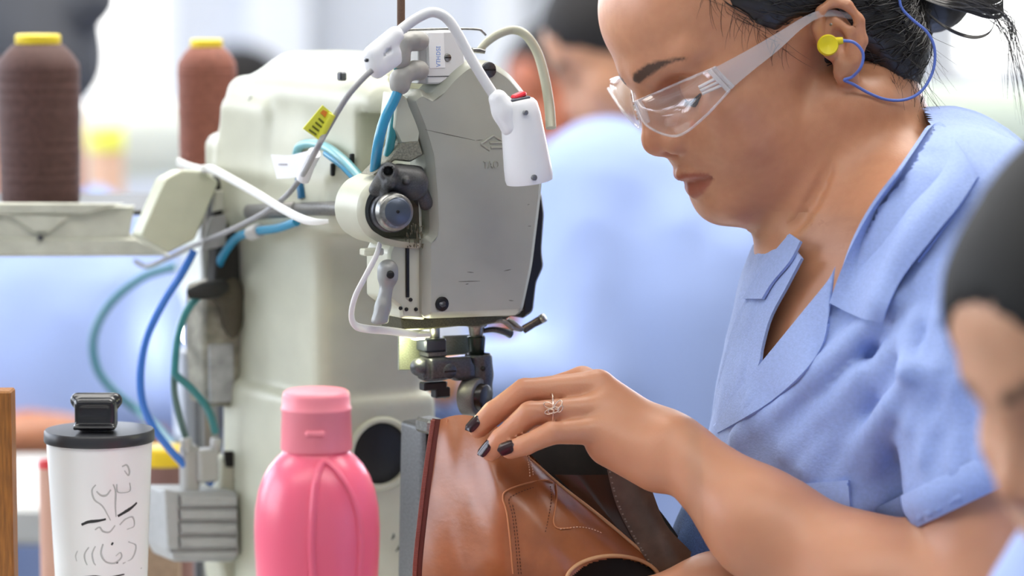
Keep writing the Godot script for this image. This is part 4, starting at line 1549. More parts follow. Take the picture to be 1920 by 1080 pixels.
	var wheel := MB.new()
	lathe(wheel, [[0.0, -0.006], [0.0115, -0.006], [0.0128, -0.005], [0.0128, 0.005], [0.0118, 0.006], [0.0095, 0.006], [0.0092, 0.004], [0.0, 0.004]], Transform3D(Basis(x, y, x.cross(y)), c), 40)
	var wo := part("roller", wheel, grained("roller_steel", srgb(128, 126, 124), 0.45, 0.6, 66, 0.06, 0.7, 1.0, 40.0), mroot)
	part("roller_hub", rod(MB.new(), c + y * 0.004, c + y * 0.0102, 0.0096, 0.0088, 32), mat("dark_hub", srgb(30, 24, 24), 0.25), wo)
	# lever and springs at the right below the head
	var lm := MB.new()
	tube(lm, smooth_path([MP(903, 621, n), MP(925, 618, n + 0.004), MP(945, 622, n + 0.006), MP(958, 627, n + 0.006)], 4), [0.0016, 0.0022, 0.0030], 8)
	part("presser_lever", lm, dark_steel(), mroot)
	var sp := MB.new()
	for q in [[[944, 598], [955, 610], [968, 617], [978, 619]], [[952, 598], [964, 606], [974, 614], [980, 618]], [[925, 603], [940, 602], [952, 608], [962, 618]]]:
		tube(sp, smooth_path([MP(q[0][0], q[0][1], n + 0.008), MP(q[1][0], q[1][1], n + 0.01), MP(q[2][0], q[2][1], n + 0.011), MP(q[3][0], q[3][1], n + 0.011)], 4), 0.0015, 8)
	part("bent_wire", sp, stl, mroot)
	var arm := part("lever_arm", tube(MB.new(), [MP(982, 618, n + 0.01), MP(1000, 607, n + 0.01), MP(1018, 597, n + 0.012)], [0.0030, 0.0028, 0.0032], 8, Vector3.UP, 0.7), grained("bronze_lever", srgb(112, 100, 88), 0.35, 0.8, 67, 0.05, 0.7, 1.0, 20.0), mroot)
	part("lever_tip", rod(MB.new(), MP(1014, 599, n + 0.013), MP(1022, 594, n + 0.015), 0.0032), stl, arm)
	# the post with its roller under the work
	part("post", slab(MB.new(), soften(MPs([[792, 800], [846, 792], [846, 1120], [786, 1120]], n - 0.02), 0.003), Zm, 0.03, 0.003), grained("post_grey", srgb(118, 120, 122), 0.4, 0.5, 68, 0.05, 0.75, 1.0, 16.0), mroot)
	part("post_cap", bx(MB.new(), MP(806, 797, n - 0.012), Vector3(0.013, 0.010, 0.02), 0.002, mb), stl, mroot)
	# white ribbon cable to the small sewing light
	var cab := MB.new()
	tube(cab, smooth_path([MP(712, 458, 0.0), MP(704, 482, 0.004), MP(684, 520, 0.008), MP(666, 556, 0.008), MP(659, 590, 0.006), MP(666, 610, 0.004), MP(690, 617, -0.004), MP(735, 621, -0.012), MP(784, 629, -0.02)], 6), 0.0026, 10, Vector3.UP, 0.5)
	single("ribbon_cable", cab, mat("white_cable", srgb(232, 233, 230), 0.4), "thin white cable bowed from the machine boss to its needle light", "cable")
	var led := thing("needle_light", "tiny lit work light at the end of the white cable beside the needle", "light", MP(788, 631, -0.021))
	part("led_housing", bx(MB.new(), MP(788, 628, -0.021), Vector3(0.014, 0.004, 0.006), 0.001, mb), mat("white_cable", srgb(232, 233, 230), 0.4), led)
	part("led_lens", bx(MB.new(), MP(784, 634, -0.024), Vector3(0.008, 0.002, 0.005), 0.0004, mb), mat("led_glow", srgb(250, 250, 230), 0.3, 0.0, {"emission_enabled": true, "emission": Color(1, 1, 0.82), "emission_energy_multiplier": 4.0}), led)
	var om := OmniLight3D.new()
	om.name = "needle_glow"
	om.light_color = Color(1.0, 1.0, 0.8)
	om.light_energy = 0.0035
	om.light_size = 0.003
	om.omni_range = 6.0
	om.omni_attenuation = 2.0
	om.shadow_enabled = true
	led.add_child(om, true)
	om.position = MP(783, 638, -0.026) - led.position

func machine_back() -> void:
	var mb := Basis(Xm, Vector3.UP, Zm)
	var p := paint()
	# parting line and round cover low on the column
	var zc := -0.151
	var c := MP(713, 850, zc + 0.002)
	var y := Zm
	var ringt := Transform3D(Basis(Xm, y, Xm.cross(y)), c)
	var ring := part("cover_ring", lathe(MB.new(), [[0.0195, -0.004], [0.0255, -0.004], [0.0262, 0.001], [0.0245, 0.0035], [0.0222, 0.003], [0.0215, -0.001]], ringt, 56), p, mroot)
	part("round_cover", rod(MB.new(), c - y * 0.004, c + y * 0.0004, 0.0218, -1.0, 56), grained("black_rubber", srgb(26, 26, 28), 0.6, 0.0, 71, 0.05, 0.6, 1.0, 20.0, 0.3), ring)
	# scuffs near the foot of the column
	for q in [[752, 1018, 742, 1034], [770, 1026, 752, 1046], [762, 1034, 750, 1052], [738, 1000, 734, 1012], [655, 880, 648, 890]]:
		part("scuff", tube(MB.new(), [MP(q[0], q[1], zc + 0.0052), MP((q[0] + q[2]) * 0.5 + 2, (q[1] + q[3]) * 0.5, zc + 0.0055), MP(q[2], q[3], zc + 0.0052)], [0.0003, 0.0012, 0.0004], 5, Xm, 0.3), mat("scuff_black", srgb(58, 60, 54), 0.8), mroot)
	# back end of the machine: bracket, grimy web, painted block
	var n := -0.285
	var bracket := MB.new()
	slab(bracket, soften(MPs([[412, 330], [440, 322], [446, 400], [450, 470], [452, 545], [418, 560], [400, 548], [404, 470], [400, 400]], n + 0.01), 0.002), Zm, 0.012, 0.0015)
	part("back_bracket", bracket, grained("greasy_black", srgb(52, 50, 46), 0.6, 0.2, 73, 0.05, 0.4, 1.0, 20.0, 0.4), mroot)
	part("bracket_plate", slab(MB.new(), soften(MPs([[404, 358], [424, 356], [426, 392], [400, 398]], n + 0.013), 0.001), Zm, 0.003, 0.0008), mat("pale_bracket", srgb(198, 198, 184), 0.5), mroot)
	part("bracket_plate", slab(MB.new(), soften(MPs([[396, 408], [426, 400], [424, 462], [378, 470]], n + 0.013), 0.001), Zm, 0.003, 0.0008), mat("grey_bracket", srgb(160, 160, 158), 0.5), mroot)
	part("back_web", slab(MB.new(), soften(MPs([[382, 540], [452, 520], [458, 640], [448, 766], [388, 760], [380, 640]], n + 0.004), 0.004), Zm, 0.03, 0.003), grained("grimy_casting", srgb(176, 172, 154), 0.6, 0.0, 74, 0.012, 0.55, 1.0, 9.0, 0.25), mroot)
	part("data_plate", slab(MB.new(), soften(MPs([[392, 646], [438, 644], [440, 752], [394, 756]], n + 0.0056), 0.002), Zm, 0.002, 0.0006), grained("faded_plate", srgb(190, 193, 194), 0.4, 0.2, 75, 0.015, 0.75, 1.0, 10.0), mroot)
	var sm := Field.new()
	sm.ell(MP(436, 575, n + 0.008), Vector3(0.010, 0.024, 0.004), mb, 0.004)
	sm.ell(MP(424, 552, n + 0.009), Vector3(0.012, 0.008, 0.005), mb, 0.006)
	var smm := MB.new()
	var sb := bounds_of([MP(390, 520, n + 0.03), MP(470, 660, n - 0.02)], 0.01)
	sm.mesh_into(smm, sb[0], sb[1], 0.0022)
	part("grease_lump", smm, grained("dried_grease", srgb(112, 104, 84), 0.7, 0.0, 76, 0.06, 0.4, 1.0, 28.0, 0.5), mroot)
	# lower back flange with its bolts
	part("back_flange", slab(MB.new(), soften(MPs([[412, 860], [446, 858], [470, 890], [474, 1100], [420, 1100], [404, 1000]], n + 0.006), 0.004), Zm, 0.03, 0.003), p, mroot)
	for q in [[448, 900], [452, 1062], [398, 1000]]:
		part("flange_bolt", rod(MB.new(), MP(q[0], q[1], n + 0.003), MP(q[0], q[1], n + 0.010), 0.0038, -1.0, 12), black(), mroot)
	part("port_shade", slab(MB.new(), soften(MPs([[420, 846], [442, 846], [446, 876], [424, 876]], n + 0.0075), 0.001), Zm, 0.002, 0.0004), black(), mroot)  # flat black slab in place of an opening, its shade painted on
	# finned grey solenoid
	var box := thing("solenoid", "grey finned solenoid box bolted low behind the machine column", "solenoid", MP(380, 1056, n + 0.02))
	var grey := grained("solenoid_grey", srgb(178, 180, 180), 0.5, 0.1, 77, 0.02, 0.92, 1.0, 8.0)
	part("housing", slab(MB.new(), soften(MPs([[310, 922], [446, 922], [450, 1040], [440, 1054], [326, 1054], [312, 1030]], n + 0.02), 0.003), Zm, 0.035, 0.002), grey, box)
	for k in 4:
		part("fin", slab(MB.new(), MPs([[338, 930 + k * 26], [446, 930 + k * 26], [446, 949 + k * 26], [340, 949 + k * 26]], n + 0.0232), Zm, 0.005, 0.0008), grey, box)
	part("lip", slab(MB.new(), MPs([[322, 1036], [446, 1034], [444, 1046], [324, 1048]], n + 0.023), Zm, 0.006, 0.0008), grey, box)
	part("end_cheek", slab(MB.new(), soften(MPs([[308, 918], [334, 922], [336, 1034], [314, 1026]], n + 0.024), 0.002), Zm, 0.006, 0.001), grey, box)
	# silver fittings over it
	var fm := MB.new()
	bx(fm, MP(385, 872, n + 0.012), Vector3(0.016, 0.024, 0.014), 0.002, mb)
	rod(fm, MP(406, 822, n + 0.012), MP(404, 850, n + 0.012), 0.0042)
	rod(fm, MP(348, 822, n + 0.012), MP(352, 846, n + 0.012), 0.0042)
	bx(fm, MP(355, 880, n + 0.008), Vector3(0.012, 0.036, 0.012), 0.002, mb)
	part("push_fitting", fm, mat("fitting_silver", srgb(176, 176, 172), 0.4, 0.3), mroot)
	tube(fm, [MP(372, 858, n + 0.02), MP(390, 870, n + 0.02)], 0.002)

func hose(pts: Array, r: float, m: Material, label: String, parent: Node = null, called := "air_hose") -> void:
	var mb := MB.new()
	tube(mb, smooth_path(pts, 7), r, 12)
	if parent:
		part(called, mb, m, parent)
	else:
		single(called, mb, m, label, "hose", "air hoses of the sewing machine")

func machine_hoses() -> void:
	var blue := mat("hose_sky_blue", srgb(36, 142, 184), 0.25, 0.0, {"clearcoat_enabled": true, "clearcoat": 0.5})
	var teal := mat("hose_teal", srgb(32, 122, 126), 0.28, 0.0, {"clearcoat_enabled": true, "clearcoat": 0.5})
	var pale := mat("hose_pale_teal", srgb(112, 178, 186), 0.2, 0.0, {"clearcoat_enabled": true, "clearcoat": 0.8})
	var royal := mat("hose_royal_blue", srgb(44, 112, 202), 0.25, 0.0, {"clearcoat_enabled": true, "clearcoat": 0.5})
	var n := -0.006
	hose([MP(748, 166, 0.003), MP(738, 190, 0.004), MP(722, 222, 0.004), MP(712, 256, 0.002), MP(706, 290, -0.004), MP(703, 320, -0.012)], 0.0034, blue, "sky blue air hose running down from the lower elbow fitting")
	hose([MP(746, 120, 0.003), MP(748, 150, -0.004), MP(744, 190, -0.008), MP(738, 230, -0.008), MP(733, 262, -0.008), MP(727, 292, -0.01)], 0.0031, teal, "dark teal air hose running down from the upper elbow fitting")
	var m1 := -0.016
	hose([SP(556, 290, m1), SP(562, 275, m1), SP(582, 269, m1), SP(612, 276, m1), SP(640, 296, m1), SP(664, 320, m1), SP(684, 344, m1)], 0.0032, pale, "pale teal hose arching over the lifter shaft behind the white tag")
	hose([SP(612, 287, m1), SP(640, 308, m1), SP(662, 330, m1), SP(680, 352, m1)], 0.0028, blue, "short blue hose under the pale teal arch")
	hose([SP(562, 334, m1), SP(566, 352, m1), SP(568, 372, m1)], 0.0036, mat("hose_navy", srgb(22, 96, 136), 0.3), "stub of navy hose below the white tag")
	var m2 := -0.02
	hose([SP(556, 416, m2), SP(520, 428, m2), SP(478, 434, m2), SP(444, 446, m2), SP(420, 476, m2), SP(406, 510, m2), SP(400, 540, m2)], 0.0031, blue, "bright blue hose bending round the back of the column")
	single("cable_clip", rod(MB.new(), SP(486, 432, m2), SP(470, 438, m2), 0.0052), mat("clip_grey", srgb(190, 190, 188), 0.5), "grey sleeve clip round the bright blue hose", "clip")
	var n2 := -0.275
	hose([MP(404, 540, n2), MP(382, 548, n2), MP(352, 580, n2), MP(334, 630, n2), MP(328, 690, n2), MP(332, 705, n2), MP(360, 730, n2), MP(390, 768, n2), MP(404, 812, n2)], 0.0028, teal, "teal hose looping down to the fitting above the solenoid")
	hose([MP(400, 544, n2 - 0.006), MP(370, 556, n2 - 0.006), MP(344, 592, n2 - 0.006), MP(332, 640, n2 - 0.006), MP(326, 720, n2 - 0.006), MP(336, 780, n2 - 0.006), MP(348, 820, n2 - 0.006)], 0.0025, mat("hose_grey_green", srgb(84, 110, 104), 0.4), "grey green hose hanging straight behind the teal one")
	hose([MP(364, 470, n2), MP(340, 515, n2), MP(308, 564, n2), MP(276, 630, n2), MP(264, 690, n2), MP(266, 748, n2), MP(284, 796, n2), MP(318, 842, n2), MP(356, 880, n2), MP(398, 906, n2)], 0.0029, royal, "royal blue hose in a wide bow from the tray to the solenoid")
	hose([V(330, 500, -1700), V(268, 520, -1700), V(206, 570, -1700), V(176, 630, -1700), V(182, 690, -1700), V(216, 736, -1700), V(266, 776, -1700), V(312, 822, -1500), V(345, 866, -1200)], 0.0034, mat("hose_dull_teal", srgb(58, 128, 138), 0.35), "blurred dull teal hose bowing out left of the royal blue hose")
	var tie := MB.new()
	tube(tie, smooth_path([MP(352, 552, n2 + 0.004), MP(378, 546, n2 + 0.008), MP(404, 542, n2 + 0.008), MP(420, 536, n2 + 0.004)], 5), [0.003, 0.006, 0.007, 0.005], 8)
	single("hose_wrap", tie, mat("black_tape", srgb(30, 30, 28), 0.6), "black tape binding the hoses behind the column", "tape")
	# grey lamp cable with its tags
	var cb := MB.new()
	tube(cb, smooth_path([MP(697, 132, 0.03), MP(680, 148, 0.03), MP(655, 176, 0.03), MP(634, 208, 0.028), MP(612, 246, 0.024), MP(590, 286, 0.02), SP(566, 330, -0.034), SP(538, 366, -0.036), SP(500, 396, -0.036), SP(456, 420, -0.036), SP(410, 442, -0.034), SP(360, 462, -0.03), SP(310, 486, -0.028), SP(282, 498, -0.026), SP(268, 498, -0.026), SP(254, 490, -0.026)], 6), 0.0019, 10)
	single("lamp_cable", cb, mat("cable_grey", srgb(150, 150, 152), 0.45), "grey cable drooping from the lamp clip past the tags to the tray", "cable")
	var tn := MP(600, 230, 0.026)
	var tagb := slab(MB.new(), [MP(568, 241, 0.026), MP(598, 262, 0.026), MP(623, 212, 0.026), MP(605, 197, 0.026)], Zm, 0.0006, 0.0001)
	var tag := thing("warning_tag", "small yellow warning tag wrapped round the grey cable", "tag", tn)
	part("tag_flag", tagb, mat("tag_yellow", srgb(226, 226, 70), 0.45), tag)
	var wr := MB.new()
	tube(wr, [MP(597, 261, 0.0245), MP(610, 238, 0.0255), MP(623, 214, 0.028)], 0.0026, 12)
	part("tag_sleeve", wr, mat("tag_yellow", srgb(226, 226, 70), 0.45), tag)
	part("orange_mark", slab(MB.new(), [MP(601, 212, 0.0264), MP(610, 220, 0.0264), MP(614, 210, 0.0264), MP(606, 206, 0.0264)], Zm, 0.0003, 0.0), mat("tag_orange", srgb(226, 130, 40), 0.5), tag)
	var pr := MB.new()
	for k in 4:
		var a := MP(598 - k * 6, 222 + k * 7, 0.0264)
		var b := MP(608 - k * 5, 231 + k * 7, 0.0264)
		tube(pr, [a, b], 0.0006, 4)
	part("print_line", pr, mat("tag_print", srgb(120, 124, 40), 0.7), tag)
	var wt := thing("paper_tag", "white paper tag folded round the grey cable, left of the lifter knob", "tag", SP(545, 310, -0.034))
	var g := sheet_grid(
		[SP(519, 335, -0.036), SP(545, 334, -0.036), SP(562, 330, -0.036)], [SP(508, 290, -0.036), SP(540, 292, -0.037), SP(580, 282, -0.038)],
		[SP(519, 335, -0.036), SP(508, 290, -0.036)], [SP(562, 330, -0.036), SP(580, 282, -0.038)], 6, 4)
	part("paper_flag", thick_grid(MB.new(), g, 0.0004, ct), mat("paper_white", srgb(232, 232, 236), 0.7), wt)
	part("paper_sleeve", tube(MB.new(), [SP(590, 286, -0.0345), SP(577, 312, -0.0345), SP(568, 336, -0.0345)], 0.0046, 14), mat("paper_white", srgb(232, 232, 236), 0.7), wt)
	part("faded_print", slab(MB.new(), [SP(522, 307, -0.0372), SP(538, 307, -0.0372), SP(538, 311, -0.0372), SP(522, 311, -0.0372)], (ct - cr * 0.4).normalized(), 0.0002, 0.0), mat("faded_ink", srgb(176, 176, 184), 0.8), wt)
	# white cable tie lying across
	var zt := MB.new()
	tube(zt, smooth_path([SP(334, 304, -0.035), SP(352, 312, -0.036), SP(378, 318, -0.036), SP(398, 318, -0.037), SP(430, 334, -0.04), SP(480, 362, -0.042), SP(530, 392, -0.042), SP(566, 410, -0.04), SP(592, 416, -0.036), SP(616, 415, -0.03)], 5), [0.0036, 0.0030, 0.0034, 0.0034, 0.0032, 0.0014], 8, Vector3.UP, 0.4)
	var zo := thing("cable_tie", "white plastic cable tie slanting across the arm from the tray", "cable tie", SP(400, 320, -0.037))
	part("strap", zt, mat("tie_white", srgb(240, 241, 238), 0.35), zo)
	part("tie_head", bx(MB.new(), SP(386, 316, -0.037), Vector3(0.008, 0.005, 0.005), 0.001), mat("tie_white", srgb(240, 241, 238), 0.35), zo)
	# clear film scraps stuck on the back of the arm
	var film := MB.new()
	tube(film, smooth_path([SP(470, 180, -0.013), SP(462, 214, -0.014), SP(446, 244, -0.014), SP(436, 262, -0.013)], 5), [0.001, 0.0024, 0.0014], 8, Vector3.RIGHT, 0.3)
	part("film_scrap", film, mat("pale_film", srgb(226, 228, 224), 0.35), mroot)
	# dark blocks on the flank, slot shade put into their colour
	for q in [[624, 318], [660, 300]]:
		part("flank_slot_shade", bx(MB.new(), SP(q[0], q[1], -0.0125), Vector3(0.003, 0.0085, 0.003), 0.0006, Basis(Xm, Vector3.UP, Zm)), black(), mroot)
	part("flank_slot_shade", bx(MB.new(), MP(641, 143, -0.10) , Vector3(0.005, 0.006, 0.006), 0.001, Basis(Xm, Vector3.UP, Zm)), dark_steel(), mroot)

func lamp() -> void:
	var white := mat("lamp_white", srgb(238, 239, 242), 0.32)
	var root := thing("gooseneck_lamp", "white gooseneck work lamp with red switch, clipped on top of the machine", "lamp", MP(715, 120, 0.0))
	# the two-lobed clip
	var n := 0.022
	var c := Field.new()
	c.cap(MP(741, 66, n), MP(712, 92, n), 0.0056, 0.0062, 0.002)
	c.cap(MP(700, 104, n), MP(704, 124, n), 0.0066, 0.0062, 0.003)
	c.cap(MP(704, 122, n), MP(738, 100, n), 0.0050, 0.0050, 0.004)
	c.cap(MP(708, 136, n), MP(742, 112, n), 0.0040, 0.0040, 0.002)
	c.cap(MP(716, 104, n + 0.004), MP(730, 93, n + 0.004), 0.0014, 0.0016, 0.001, -1)
	var cm := MB.new()
	var b := bounds_of([MP(670, 40, n + 0.02), MP(770, 170, n - 0.02), MP(670, 170, n - 0.02)], 0.004)
	c.mesh_into(cm, b[0], b[1], 0.0014)
	var clip := part("clip", cm, white, root)
	screw(MP(688, 113, n + 0.0068), Zm, 0.0012, clip, dark_steel(), false)
	var neck := smooth_path([MP(738, 68, n), MP(762, 48, n), MP(788, 31, n + 0.002), MP(812, 23, n + 0.004), MP(836, 33, n + 0.006), MP(856, 60, n + 0.009), MP(880, 104, n + 0.013), MP(905, 146, n + 0.018), MP(926, 178, n + 0.022), MP(940, 194, n + 0.024)], 8)
	var nm := MB.new()
	var rs := []
	for k in 241:
		rs.append(0.0031 if k % 2 else 0.0034)
	tube(nm, resample(neck, 240), rs, 12)
	part("gooseneck", nm, mat("neck_white", srgb(226, 227, 230), 0.35), root)
	# tapered lamp head
	var top := MP(972, 186, n + 0.026)
	var bot := MP(993, 342, n + 0.026)
	var y := (top - bot).normalized()
	var x := y.cross(Zm).normalized()
	var len_ := top.distance_to(bot)
	var t := Transform3D(Basis(x, y, x.cross(y)), bot)
	var head := part("lamp_head", lathe(MB.new(), [[0.0, 0.003], [0.0125, 0.003], [0.0135, 0.0], [0.0148, 0.0004], [0.0154, 0.003], [0.0152, 0.010], [0.0128, len_ - 0.010], [0.0116, len_ - 0.003], [0.0095, len_ - 0.0004], [0.0, len_]], t, 48), white, root)
	var nk := Field.new()
	nk.chain([MP(934, 186, n + 0.024), MP(946, 208, n + 0.025), MP(958, 236, n + 0.027)], [0.0062, 0.0076, 0.0072], 0.004)
	var nkm := MB.new()
	var kb := bounds_of([MP(915, 165, n + 0.045), MP(985, 265, n), MP(915, 265, n)], 0.004)
	nk.mesh_into(nkm, kb[0], kb[1], 0.0014)
	part("neck_socket", nkm, white, root)
	var sw := part("switch_bezel", bx(MB.new(), top + y * 0.0004 + x * -0.001, Vector3(0.015, 0.0018, 0.010), 0.0006, Basis(x, y, x.cross(y))), mat("switch_dark", srgb(60, 62, 76), 0.4), head)
	part("rocker", bx(MB.new(), top + y * 0.0022 + x * 0.0006, Vector3(0.009, 0.0032, 0.007), 0.001, Basis(x, y, x.cross(y)).rotated(x.cross(y), 0.2)), mat("switch_red", srgb(222, 44, 62), 0.3), head)
	screw(MP(986, 211, n + 0.040), Zm, 0.0016, head, mat("screw_grey", srgb(120, 122, 126), 0.4, 0.4), false)
	screw(MP(1002, 333, n + 0.041), Zm, 0.0019, head, mat("screw_grey", srgb(120, 122, 126), 0.4, 0.4), false)

# ---------------------------------------------------------------- things round the machine
func px_at(w: float) -> float:
	return SC * DIST / (DIST - w / SC)     # pixels per metre at depth w

const TABLE_Y := 0.77

func props() -> void:
	tables()
	boot()
	bottle()
	tumbler()
	thread_stand()
	glasses()
	ear_plug()
	finger_ring()
	# wooden post at the left edge
	var wood := grained("orange_wood", srgb(168, 108, 42), 0.6, 0.0, 81, 0.02, 0.7, 1.0, 6.0, 0.2)
	wood.uv1_scale = Vector3(30, 3, 30)
	var c := V(6, 730, -60)
	var post := MB.new()
	bx(post, Vector3(c.x, (c.y + TABLE_Y) * 0.5, c.z), Vector3(0.0128, c.y - TABLE_Y, 0.02), 0.0012)
	single("wooden_post", post, wood, "narrow orange wooden post standing at the left edge", "post")
	# reels on the table behind the tumbler
	spool(V(90, 862, -900), 0.0068, mat("pink_beige_thread", srgb(206, 164, 146), 0.8), mat("red_cap", srgb(214, 66, 70), 0.4), "thin beige thread tube with red cap behind the white tumbler", 0.0075, 0.006)
	spool(V(308, 838, -1000), 0.021, mat("dusky_thread", srgb(132, 98, 92), 0.8), mat("yellow_cap", srgb(236, 198, 30), 0.4), "brown thread reel with flat yellow cap right of the white tumbler", 0.0215, 0.0125)
	var bmb := MB.new()
	var bc := V(300, 962, -900)
	bx(bmb, Vector3(bc.x, (bc.y + TABLE_Y) * 0.5, bc.z - 0.02), Vector3(0.026, bc.y - TABLE_Y, 0.03), 0.002)
	single("cardboard_box", bmb, grained("cardboard", srgb(168, 142, 118), 0.8, 0.0, 83, 0.03, 0.85, 1.0, 8.0), "small tan cardboard box under the yellow capped reel, beside the solenoid", "box")

func spool(top: Vector3, r: float, thread: Material, cap: Material, label: String, rc: float, hc: float) -> void:
	var o := thing("thread_reel", label, "thread reel", Vector3(top.x, TABLE_Y, top.z))
	var h := top.y - TABLE_Y
	var t := Transform3D(Basis(), Vector3(top.x, TABLE_Y, top.z))
	part("winding", lathe(MB.new(), [[0.0, 0.0], [r * 1.02, 0.0], [r * 1.02, h - hc], [0.0, h - hc]], t, 28), thread, o)
	part("cap", lathe(MB.new(), [[0.0, h - hc], [rc, h - hc], [rc, h - 0.001], [rc - 0.001, h], [0.0, h]], t, 28), cap, o)

func tables() -> void:
	var top := grained("table_laminate", srgb(222, 223, 220), 0.4, 0.0, 85, 0.02, 0.92, 1.0, 2.0)
	var leg := mat("table_leg_grey", srgb(120, 122, 124), 0.5, 0.4)
	var spots := [[Vector3(-0.2, 0, -0.06), Vector2(0.72, 0.7), "pale laminate work table carrying the sewing machine and the pink bottle"], [Vector3(-0.7, 0, -0.92), Vector2(1.3, 0.3), "white work table of the next row behind the tumbler"], [Vector3(1.6, 0, -0.9), Vector2(1.0, 0.5), "white work table behind the woman on the right"]]
	for s in spots:
		var t := thing("work_table", s[2], "table", s[0], "work tables")
		part("table_top", bx(MB.new(), s[0] + Vector3(0, TABLE_Y - 0.018, 0), Vector3(s[1].x, 0.036, s[1].y), 0.004), top, t)
		for sx in [-1, 1]:
			for sz in [-1, 1]:
				part("leg", bx(MB.new(), s[0] + Vector3(sx * (s[1].x * 0.5 - 0.05), (TABLE_Y - 0.036) * 0.5, sz * (s[1].y * 0.5 - 0.05)), Vector3(0.04, TABLE_Y - 0.036, 0.04), 0.003), leg, t)
	# a stool for the woman
	var st := thing("stool", "round padded stool under the woman in light blue", "stool", Vector3(0.4, 0, -0.06))
	var tt := Transform3D(Basis(), Vector3(0.4, 0, -0.06))
	part("seat", lathe(MB.new(), [[0.0, 0.50], [0.15, 0.50], [0.16, 0.51], [0.16, 0.53], [0.15, 0.545], [0.0, 0.55]], tt, 32), mat("stool_black", srgb(40, 40, 42), 0.6), st)
	for k in 4:
		var a := TAU * (k + 0.5) / 4.0
		part("leg", rod(MB.new(), tt * Vector3(cos(a) * 0.18, 0.0, sin(a) * 0.18), tt * Vector3(cos(a) * 0.11, 0.5, sin(a) * 0.11), 0.012), leg, st)

